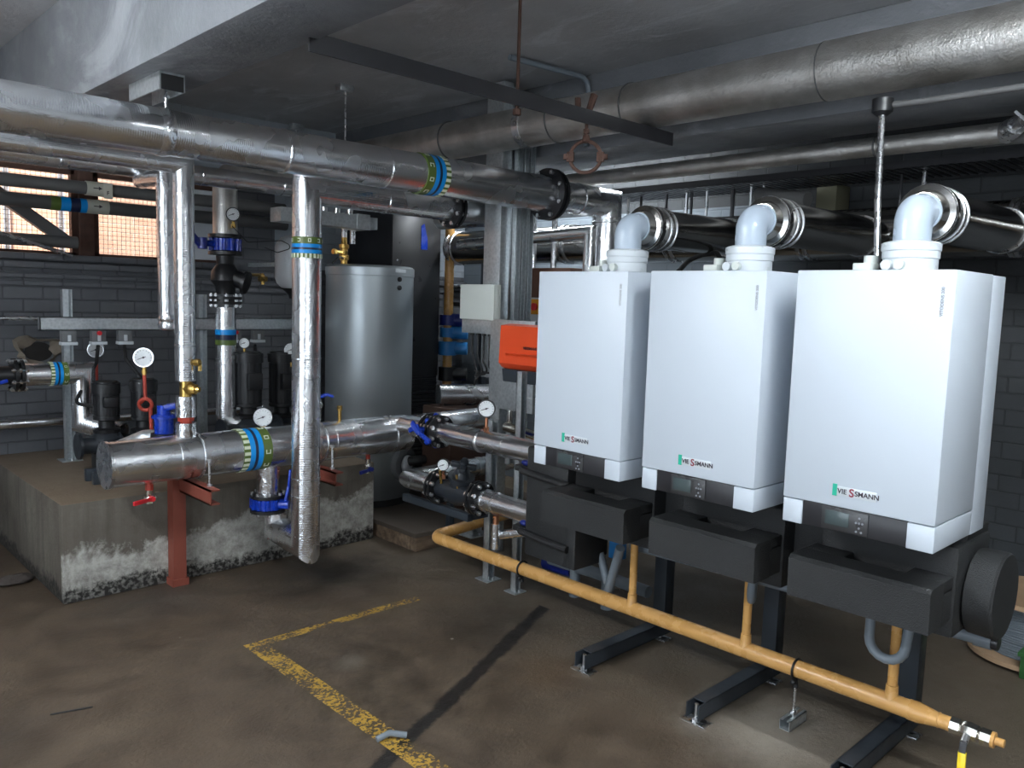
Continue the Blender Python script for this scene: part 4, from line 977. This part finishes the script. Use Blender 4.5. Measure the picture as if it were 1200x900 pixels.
for i, y in ((1, 1.675), (2, 1.088)):
    c = copy_tree(s0); c.location.y = y; c['label'] = l3[i]
tag(MB().box(3.24, 3.29, .95, 2.5, .93, 1.0, .003).build('stand_crossbar', FRAME), 'anthracite crossbar joining the boiler stands behind the casing', 'bar')
# ------------------------------------------------------------------ gas pipe
xg, zg, rg_ = 2.97, .225, .034
gp = thing('gas_pipe', 'ochre painted gas pipe running low in front of the boiler stands', 'pipe', (xg, 2, zg))
MB().tube([(3.95, 3.71, zg+.06), (xg, 3.71, zg), (xg, .97, zg+.008)], rg_, .07, seg=32).build('pipe_run', YEL, gp)
MB().lathe((xg, .985, zg+.008), (0, -1, 0), [(0, rg_+.002), (.03, rg_+.003), (.10, .025), (.15, .025)], 28).build('reducer', YEL, gp)
for y in (.955, .885): MB().torus((xg, y, zg+.008), (0, 1, 0), rg_*.95 if y > .9 else .0262, .002, 30, 8).build('weld_bead', YEL, gp)
for y in YC:
    rs = MB().cyl((xg, y, zg), (xg, y, .68), .0175, seg=20).build('riser', YEL, gp)
    MB().lathe((xg, y, zg+.02), (0, 0, 1), [(0, .032), (.02, .023), (.055, .021), (.056, .0178)], 20).build('weld_collar', YEL, rs)
gv = thing('ball_valve', 'nickel ball valve with yellow lever at the gas pipe end', 'valve', (xg, .75, zg))
zv = zg+.008
MB().lathe((xg, .845, zv), (0, -1, 0), [(0, .031), (.03, .031), (.032, .024), (.04, .030), (.062, .034), (.085, .030), (.09, .024), (.094, .031), (.125, .031)], 8).build('valve_body', CHROME, gv)
MB().lathe((xg, .722, zv), (0, -1, 0), [(0, .027), (.012, .027), (.013, .014), (.04, .014)], 12).build('end_plug', YEL, gv)
MB().cyl((xg-.03, .787, zv-.005), (xg-.058, .787, zv-.02), .012, seg=12).build('spindle', STEEL, gv)
MB().beam((xg-.055, .787, zv-.01), (xg-.072, .785, zv-.05), .022, .004, .001, up=(1, 0, 0)).build('lever_arm', DARKST, gv)
MB().beam((xg-.068, .785, zv-.045), (xg-.085, .78, zv-.15), .026, .009, .003, up=(1, 0, 0)).build('lever_grip', YELB, gv)
def clip(y, label, foot=True):
    c = thing('pipe_clip', label, 'clip', (xg, y, 0))
    MB().torus((xg, y, zg+.004), (0, 1, 0), rg_+.005, .005, 32, 8).cyl((xg, y, zg-rg_-.035), (xg, y, zg-rg_), .012, .008, seg=8).sphere((xg-.02, y, zg-rg_-.01), .012).build('ring', BLACK, c)
    if foot:
        MB().cyl((xg, y, .03), (xg, y, zg-rg_-.02), .006, seg=10).cyl((xg, y, .045), (xg, y, .055), .013, seg=6).build('rod', STEEL, c)
        m = MB().box(xg-.07, xg+.07, y-.021, y-.0185, 0, .041).box(xg-.07, xg+.07, y+.0185, y+.021, 0, .041).box(xg-.07, xg+.07, y-.021, y+.021, 0, .003).box(xg-.07, xg+.07, y-.021, y-.008, .038, .041).box(xg-.07, xg+.07, y+.008, y+.021, .038, .041)
        m.build('strut_foot', GALV, c)
clip(1.41, 'black pipe clip on strut foot between the middle and right stands'); clip(2.95, 'black pipe clip on the gas pipe near the strut leg', False)
# ------------------------------------------------------------------ mains M1, M2
xm = 3.0
z1m, z2m = .855, .525
m1 = thing('insulated_pipe', 'upper foil lagged main with blue lever valve entering the manifold', 'pipe', (xm, 3.3, z1m))
ya = X(512, 507, xm).y; yend = X(480, 500, xm).y
MB().tube([(xm, 2.74, z1m), (xm, ya-.02, z1m)], .062, seg=36).build('foil_jacket', FY, m1)
MB().tube([(xm, ya+.06, z1m), (xm, yend, z1m), (xm+1.0, yend+.05, z1m)], .062, seg=36).build('foil_jacket', FX, m1)
seam(m1, (xm, X(565, 517, xm).y, z1m), (0, 1, 0), .066, STEEL, .02); seam(m1, (xm, X(595, 520, xm).y, z1m), (0, 1, 0), .062, FW, .012)
flange(m1, (xm, ya-.02, z1m), (0, 1, 0), .098, .016, .062, 8); flange(m1, (xm, ya+.045, z1m), (0, 1, 0), .098, .016, .062, 8)
v = thing('butterfly_valve', 'blue lever butterfly valve on the upper main near the header', 'valve', (xm, ya+.01, z1m))
m = MB().cyl((xm, ya-.008, z1m), (xm, ya+.032, z1m), .085, seg=28)
for k in range(8):
    a = 2*PI*k/8; m.sphere((xm+.088*math.cos(a), ya+.012, z1m+.088*math.sin(a)), .018, seg=10)
m.build('valve_body', BLUE, v)
MB().cyl((xm-.08, ya+.012, z1m+.01), (xm-.15, ya+.012, z1m+.02), .018, seg=14).build('spindle', BLUE, v)
MB().beam((xm-.14, ya+.06, z1m+.055), (xm-.145, ya-.02, z1m+.0), .035, .02, .007, up=(1, 0, 0)).beam((xm-.145, ya+.0, z1m+.01), (xm-.15, ya-.13, z1m-.035), .028, .018, .007, up=(1, 0, 0)).beam((xm-.13, ya+.10, z1m+.0), (xm-.14, ya-.0, z1m+.04), .03, .018, .007, up=(1, 0, 0)).build('handle', BLUE, v)
m2 = thing('insulated_pipe', 'lower foil lagged main with cast strainer entering the manifold', 'pipe', (xm, 3.3, z2m))
yb1 = X(562, 585, xm).y; yb2 = X(514, 576, xm).y; ye = X(484, 566, xm).y
MB().tube([(xm, 2.74, z2m), (xm, yb1-.02, z2m)], .058, seg=36).build('foil_jacket', FY, m2)
MB().tube([(xm, yb2+.02, z2m), (xm, ye, z2m), (xm+.9, ye+.08, z2m)], .064, seg=36).build('foil_jacket', FX, m2)
seam(m2, (xm, yb1-.06, z2m), (0, 1, 0), .062, STEEL, .016); seam(m2, (xm, yb1-.14, z2m), (0, 1, 0), .059, FW, .01)
flange(m2, (xm, yb1, z2m), (0, 1, 0), .098, .016, .058, 8); flange(m2, (xm, yb2, z2m), (0, 1, 0), .098, .016, .064, 8)
st = thing('double_regulating_valve', 'dark cast iron valve with star handwheel on the lower main', 'valve', (xm, (yb1+yb2)/2, z2m))
ym = (yb1+yb2)/2
MB().lathe((xm, yb1+.02, z2m), (0, 1, 0), [(0, .055), (.06, .058), ((yb2-yb1)/2-.02, .078), (yb2-yb1-.10, .058), (yb2-yb1-.04, .055)], 28).lathe((xm, ym+.0, z2m), (-.1, -.35, 1), [(0, .06), (.09, .062), (.092, .078), (.112, .078), (.114, .052), (.14, .045), (.16, .03)], 28).build('valve_body', CAST, st)
nx = V((-.1, -.35, 1)).normalized(); hc = V((xm, ym, z2m))+nx*.18; u, v_, _ = basis(nx)
m = MB().cyl(hc-nx*.03, hc+nx*.03, .03, .024, seg=16)
for k in range(4):
    a = PI/4+2*PI*k/4; dd = u*math.cos(a)+v_*math.sin(a); m.beam(hc, hc+dd*.075, .034, .03, .008, up=nx)
m.build('handwheel', CAST, st)
for dy in (-.05, .10): MB().cyl((xm-.05, ym+dy, z2m+.04), (xm-.06, ym+dy, z2m+.12), .008, seg=8).build('test_point', BRASS, st)
# gauges on mains
gauge('white dial gauge standing on the upper main', X(570, 479, xm-.02), .05, (-.8, -.6, 0), (xm, X(570, 479, xm-.02).y, z1m+.06), body=BLACK, stem=COPPER)
gauge('black dial gauge tucked between the upper and lower mains', X(519, 545, xm-.03), .036, (-.75, -.6, 0), (xm-.02, X(519, 541, xm).y, z2m+.06), body=BLACK, stem=COPPER)
# support channel under M2
q = Z(505, 590, .30)
sc = thing('pipe_support', 'dark channel stand under the left end of the lower main', 'bracket', (xm+.1, 3.85, .125))
MB().box(xm-.02, xm+.02, 3.41, ye+.08, .375, .42, .003).box(xm+.02, 3.14, 3.41, 3.45, .38, .415).build('rail', FRAME, sc)
MB().box(xm+.3, xm+.34, ye-.0, ye+.04, .12, .46, .003).build('leg', FRAME, sc)
# strut legs
strut_post((3.14, 3.17), 0, 1.25, 'galvanised strut leg standing between gas pipe and lower main', .041)
strut_post((3.42, 3.86), .125, .42, 'short strut leg under the rear gas pipe end', .08)
strut_post((3.16, 3.42), 0, .95, 'galvanised strut leg behind the valve with handwheel', .05)
# small branch with copper below M2
q = X(581, 615, 2.98)
bp = thing('branch_pipe', 'short foil branch with copper stub under the lower main', 'pipe', (2.98, q.y, .3))
MB().cyl((2.98, q.y, z2m-.06), (2.98, q.y, .42), .018, seg=12).build('stub', COPPER, bp)
MB().tube([(2.98, q.y, .42), (2.98, q.y, .28)], .026, seg=18).tube([(3.0, q.y, .35), (3.08, 2.85, .45)], .027, seg=18).build('foil_jacket', FW, bp)
# ------------------------------------------------------------------ column, control boxes
cl = thing('strut_column', 'tall galvanised trunking and strut column beside the orange control', 'column', (3.6, 3.85, 0))
MB().box(3.44, 3.52, 3.70, 3.85, 1.15, 2.95, .002).build('trunking', GALV, cl)
MB().box(3.53, 3.60, 3.76, 3.85, 0, 2.95, .002).build('trunking', GALV, cl)
for k in range(3):
    m = MB(); a = 3.535+.055*k
    m.box(a, a+.005, 3.66, 3.70, .6, 2.9).box(a+.036, a+.041, 3.66, 3.70, .6, 2.9).box(a, a+.041, 3.695, 3.70, .6, 2.9); m.build('strut_channel', GALV, cl)
MB().box(3.36, 3.38, 3.30, 3.68, .98, 1.52, .002).build('mounting_plate', GALV, cl)
oc = thing('control_unit', 'orange red control unit with dark base beside the leftmost boiler', 'control box', (3.3, 3.3, 1.16))
yl_ = 3.507
MB().prism([(3.30, yl_, 1.245), (3.275, yl_, 1.27), (3.285, yl_, 1.49), (3.36, yl_, 1.50), (3.36, yl_, 1.22)], (0, -.47, 0)).build('hood', ORANGE, oc)
MB().prism([(3.275, yl_-.06, 1.318), (3.255, yl_-.075, 1.330), (3.275, yl_-.06, 1.332)], (0, -.36, 0)).box(3.272, 3.276, yl_-.06, yl_-.42, 1.312, 1.318).build('handle_lip', ORANGE, oc)
MB().prism([(3.305, yl_-.01, 1.16), (3.295, yl_-.01, 1.235), (3.36, yl_-.01, 1.235), (3.36, yl_-.01, 1.16)], (0, -.45, 0)).build('base', FRAME, oc)
text('lettering', 'VIESSMANN', .022, (3.277, yl_-.20, 1.36), (0, -1, 0), (0, 0, 1), DKTXT, oc)
jx = 3.37
jb = thing('junction_box', 'white rectangular junction box with cables on the strut column', 'box', (jx, 3.85, 1.5))
q0, q1 = X(541, 333, jx), X(580, 376, jx)
MB().box(jx, jx+.045, q1.y, q0.y, q1.z, q0.z, .004).build('case', CREAM, jb)
MB().box(jx-.012, jx+.004, q1.y+.002, q0.y-.002, q1.z+.002, q0.z-.002, .003).build('lid', CREAM, jb)
MB().box(jx+.01, jx+.02, q1.y-.03, q0.y, q1.z-.085, q1.z, .002).build('bracket_plate', GALV, jb)
m = MB()
for k in range(4):
    a = q0.y-.07-.055*k
    m.cyl((jx+.04, a, q1.z-.10), (jx+.04, a, q1.z-.085), .013, seg=8)
    m.tube([(jx+.04, a, q1.z-.09), (jx+.04, a, q1.z-.2-.03*k), (jx+.06, a-.03, q1.z-.33), (jx+.06, q0.y-.08, q1.z-.42+.03*k)], .007, .04, seg=8)
m.build('cables', RUBBER, jb)
MB().box(jx+.02, jx+.06, X(575, 420, jx).y-.035, X(575, 420, jx).y+.035, X(575, 424, jx).z, X(575, 408, jx).z, .004).build('small_box', PWHITE, jb)
# brown box and emergency switch behind left boiler
q0, q1 = X(628, 320, 3.9), X(668, 320, 3.9)
bb = thing('electrical_box', 'brown metal box with orange switch behind the leftmost boiler', 'box', (3.9, q0.y, 1.5))
MB().box(3.9, 4.02, q1.y, q0.y+.1, 1.32, X(640, 314, 3.9).z, .004).build('case', paint('brown_box', (.12, .055, .035), .5), bb)
q2 = X(631, 345, 3.88)
MB().box(3.86, 3.9, q2.y-.10, q2.y+.06, 1.42, 1.66, .004).build('switch_plate', PWHITE, bb)
MB().box(3.85, 3.862, q2.y-.05, q2.y+.05, 1.55, 1.65, .003).build('orange_label', paint('orange_label', (.8, .35, .02), .4), bb)
MB().cyl((3.835, q2.y, 1.60), (3.852, q2.y, 1.60), .025, seg=16).build('red_button', REDP, bb)
# small foil pipes behind column
yy = X(692, 272, 4.05).y; zz = X(692, 272, 4.05).z
sp_ = thing('insulated_pipe', 'small foil lagged pipe turning down behind the leftmost boiler', 'pipe', (4.05, yy, zz))
MB().tube([(4.05, yy+1.3, zz-.05), (4.05, yy, zz), (4.05, yy, 1.2)], .042, seg=24).build('foil_jacket', FY, sp_)
for i, px in enumerate((625, 649)):
    q = X(px, 300, 4.25)
    tag(MB().cyl((4.25, q.y, 1.3), (4.25, q.y, 2.4), .022, seg=16).build('insulated_pipe', FW), ['thin vertical foil pipe right beside the strut column', 'thin vertical foil pipe between the column and the leftmost boiler'][i], 'pipe')
# large silver duct left of column
q = X(545, 292, 4.45)
# wall rods/hangers behind boilers
hr = [(718, 238, 300), (736, 250, 278), (752, 222, 250), (805, 225, 255), (811, 225, 255), (829, 220, 255), (860, 212, 250), (881, 215, 250), (1058, 190, 240), (1085, 190, 240), (782, 222, 250), (895, 222, 245)]
for i, (px, a, b_) in enumerate(hr):
    q = X(px, a, 4.75)
    tag(MB().cyl((4.75, q.y, 1.95), (4.75, q.y, 2.42), .009 if i % 3 else .013, seg=8).build('hanger_rod', STEEL if i % 2 else DARKST), 'thin hanger rod between cable tray and flue against the rear wall', 'rod', 'hanger rods above the flue header')
# cable tray
ct = thing('cable_tray', 'dark perforated cable tray under the thinner ceiling pipe', 'tray', (4.75, 1, 2.42))
m = MB().box(4.55, 4.56, -2.9, 4.2, 2.40, 2.44).box(4.95, 4.96, -2.9, 4.2, 2.40, 2.44)
k = -1.0
while k < 4.2: m.box(4.55, 4.96, k, k+.022, 2.40, 2.404); k += .045
m.build('tray', DARKST, ct)
# grey offcut duct + yellowish panel by the tray
q = X(905, 222, 4.6)
tag(MB().cyl((4.6, X(890, 212, 4.6).y, 2.33), (4.55, X(952, 228, 4.6).y, 2.27), .045, seg=20).build('duct_stub', GREYPIPE), 'short dark duct stub slanting under the cable tray', 'duct')
q = X(967, 233, 5.0)
tag(MB().box(5.0, 5.19, q.y-.07, q.y+.06, 2.14, 2.42, .003).build('meter_box', paint('khaki_box', (.28, .27, .18), .6)), 'khaki metal box on the dark rear wall above the flues', 'box')
# wiring behind boiler 1/2 tops
q = X(805, 305, 3.6)
cable_pts = [X(795, 318, 3.3), X(812, 300, 3.5), X(840, 296, 3.4), X(852, 318, 3.2)]
tag(MB().tube(cable_pts, .012, .05, seg=10).build('cable', RUBBER), 'black cable arching behind the gap between left and middle boilers', 'cable')
tag(MB().tube([X(800, 292, 3.9), X(822, 285, 3.9), X(850, 290, 3.8), X(870, 318, 3.5)], .02, .05, seg=10).build('cable_bundle', GREYHOSE), 'grey cable bundle with yellow tape over the middle boiler', 'cable')
tag(MB().tube([X(803, 288, 3.75), X(812, 286, 3.75)], .016, seg=10).build('tape_wrap', YELB), 'yellow tape wrap on cables behind the middle boiler flue', 'tape')
# hoses, pipes under leftmost boiler
vz_ = [(715, 640), (728, 682), (740, 668), (745, 640)]
tag(MB().tube([X(703, 648, 3.0), X(711, 680, 3.0), X(716, 690, 3.05)], .02, .03, seg=14).build('condensate_hose', GREYHOSE), 'pale grey hose slanting down under the leftmost boiler cover', 'hose')
tag(MB().tube([X(727, 642, 2.92), X(713, 692, 3.0), X(712, 700, 3.05)], .022, .03, seg=14).build('condensate_hose', GREYHOSE), 'darker grey hose crossing the pale hose under leftmost boiler', 'hose')
cp_ = thing('drain_pipe', 'pale grey plastic waste pipe low behind the gas pipe', 'pipe', (3.3, 2.7, .2))
MB().tube([X(645, 655, 3.35), X(700, 672, 3.35), X(760, 694, 3.35)], .032, seg=18).build('tube', GREYHOSE, cp_)
MB().cyl((3.35, X(674, 670, 3.35).y, 0), (3.35, X(674, 670, 3.35).y, .17), .03, seg=16).cyl((3.35, X(712, 690, 3.35).y, 0), (3.35, X(712, 690, 3.35).y, .17), .035, seg=16).build('downpipe', GREYHOSE, cp_)
tag(MB().tube([X(640, 658, 3.45), X(672, 668, 3.45)], .045, seg=18).build('blue_pump_body', NAVY), 'dark blue cylinder glimpsed behind the gas pipe', 'pump')
tag(MB().box(3.5, 3.56, 2.72, 2.80, .22, .36, .004).build('blue_controller', LBLUE), 'bright blue box glimpsed under the leftmost boiler casing', 'box')
tag(MB().tube([X(724, 684, 3.55), X(752, 692, 3.55)], .03, seg=16).build('insulated_pipe', FW), 'low foil lagged pipe glimpsed beside the leftmost stand', 'pipe')
# brown tank behind mains
q = X(420, 560, 3.6)
tag(MB().box(3.64, 4.05, 4.38, 4.70, .125, .86, .01).build('brown_cabinet', paint('brown_metal', (.075, .042, .03), .4, .2, .2)), 'rusty brown metal box behind the lever valve and tank', 'cabinet')
# silver pipes behind M1
tag(MB().tube([(3.72, 4.62, .93), (4.5, 4.3, .93)], .08, seg=28).build('insulated_pipe', FX), 'foil lagged pipe behind the upper main below the black gauges', 'pipe')
q = X(598, 478, 3.4)
v = thing('brass_valve', 'small nickel valve with blue lever behind the white dial gauge', 'valve', (3.4, q.y, .85))
MB().cyl((3.4, q.y, .86), (3.4, q.y, .98), .018, seg=12).cyl((3.4, q.y, .98), (3.4, q.y, 1.02), .024, seg=8).cyl((3.36, q.y, .88), (3.42, q.y-.22, .84), .03, seg=14).build('valve_body', CHROME, v)
MB().beam((3.36, q.y-.14, .87), (3.36, q.y-.24, .86), .025, .012, .003).build('handle', NAVY, v)
tag(MB().tube([(3.05, 3.15, z1m+.01), (3.13, 3.05, z1m+.03), (3.32, 2.9, z1m+.03)], .006, seg=8).build('tie_rod', STEEL), 'thin bright tie rod between upper main and boiler casing', 'rod')
# ------------------------------------------------------------------ cable drum at right
dcx, dcy = 4.45, .95
dr = thing('cable_drum', 'wooden cable drum wound with grey cable at the right edge', 'drum', (dcx, dcy, 0))
for z in (.02, .30): MB().cyl((dcx, dcy, z), (dcx, dcy, z+.022), .27, seg=40).build('flange_disc', PLYW, dr)
m = MB().cyl((dcx, dcy, .04), (dcx, dcy, .30), .19, seg=40)
for k in range(22): m.torus((dcx, dcy, .048+k*.0115), (0, 0, 1), .192+.003*(k % 3), .006, 40, 8)
m.build('wound_cable', GREYHOSE, dr)
q = Z(1193, 795, 0)
MBg = thing('green_crate', 'edge of a green crate at the right border of the photo', 'crate', (q.x+.1, q.y, 0))
MB().box(q.x-.0, q.x+.19, q.y-.45, q.y-.0, 0, .12, .008).build('case', paint('dark_green_plastic', (.03, .12, .03), .5), MBg)
MB().box(q.x-.01, q.x+.20, q.y-.46, q.y+.01, .105, .125, .004).build('rim', paint('dark_green_rim', (.035, .14, .035), .5), MBg)
# debris on floor
for i, (px, py, lb) in enumerate(((18, 683, 'crumpled dark rag on the floor by the plinth corner'),)):
    q = Z(px, py, 0); m = MB(); m.sphere((q.x, q.y, .012), .07, (1.3, .8, .35), 14)
    for v in m.bm.verts: v.co += V((random.uniform(-.012, .012), random.uniform(-.012, .012), random.uniform(0, .014)))
    for v in m.bm.verts: v.co.z = max(v.co.z, .001)
    tag(m.build('rag', paint('dirty_rag', (.05, .04, .035), .9)), lb, 'rag')
q = Z(460, 868, 0)
tag(MB().tube([(q.x-.05, q.y+.03, .01), (q.x, q.y+.02, .022), (q.x+.05, q.y-.02, .012)], .012, .02, seg=10).build('scrap_tube', GREYHOSE), 'short grey scrap of bent tube lying on the yellow line', 'scrap')
q = Z(85, 835, 0)
tag(MB().cyl((q.x-.07, q.y+.03, .004), (q.x+.07, q.y-.01, .004), .003, seg=6).build('twig', RUBBER), 'thin dark wire offcut lying on the floor at left', 'scrap')

# ------------------------------------------------------------------ lamps
def area(name, loc, target, sx, sy, power, col=(1, 1, 1)):
    l = bpy.data.lights.new(name, 'AREA'); l.shape = 'RECTANGLE'; l.size = sx; l.size_y = sy; l.energy = power; l.color = col
    o = bpy.data.objects.new(name, l); C.objects.link(o); o.location = loc
    o.rotation_euler = (V(target)-V(loc)).to_track_quat('-Z', 'Y').to_euler(); return o
area('doorway_daylight', (XB+.05, 1.1, 1.3), (4, 1.6, 1.0), 4.4, 2.3, 50, (.86, .93, 1))
def batten(label, x, y, z, L, power, glow, along='y'):
    t = thing('fluorescent_light', label, 'light', (x, y, z))
    sx, sy = (.05, L/2) if along == 'y' else (L/2, .05)
    MB().box(x-sx*.6, x+sx*.6, y-sy, y+sy, z+.05, z+.09, .004).build('body', PWHITE, t)
    for e in (-.8, .8): MB().cyl((x, y+sy*e, z+.09), (x, y+sy*e, ZC), .006, seg=8).build('suspension_rod', STEEL, t)
    l = area('fluorescent_glow', (x, y, z-.02), (x, y, 0), sx*1.6, sy*1.9, power, (.90, .96, 1))
    em = NT('tube_glow'); em.b.inputs['Emission Color'].default_value = (.9, .96, 1, 1); em.b.inputs['Emission Strength'].default_value = glow
    MB().cyl((x, y-sy*.95, z+.02), (x, y+sy*.95, z+.02), .016, seg=12).build('tube', em.fin((.9, .9, .9), .4), t)
batten('added unseen fluorescent fill light on the ceiling behind the camera', .1, -.9, 2.66, 1.5, 13, 125)  # unseen lamp added to light the boiler fronts
batten('added unseen fluorescent fill light on the ceiling at the left', -.6, 3.0, 2.62, 1.5, 26, 260)  # unseen lamp added to brighten the boiler fronts and the left side
batten('fluorescent light behind the rear beam above the strut column', 4.75, 4.3, 2.80, 1.5, 16, 45)
batten('fluorescent light between the beams, just right of the camera view', 1.85, -.1, 2.74, 1.5, 6, 220)
sun = bpy.data.lights.new('sun', 'SUN'); sun.energy = 9; sun.angle = .02; sun.color = (1, .93, .82)
so = bpy.data.objects.new('sun', sun); C.objects.link(so); so.rotation_euler = V((.25, 1, -1)).to_track_quat('-Z', 'Y').to_euler()
w = bpy.data.worlds.new('world'); bpy.context.scene.world = w; w.use_nodes = True
bg = w.node_tree.nodes['Background']; bg.inputs[0].default_value = (.75, .87, 1, 1); bg.inputs[1].default_value = 1.6
vs = bpy.context.scene.view_settings
vs.view_transform = 'Standard'; vs.look = 'None'; vs.gamma = 1; vs.use_curve_mapping = False; vs.exposure = .42
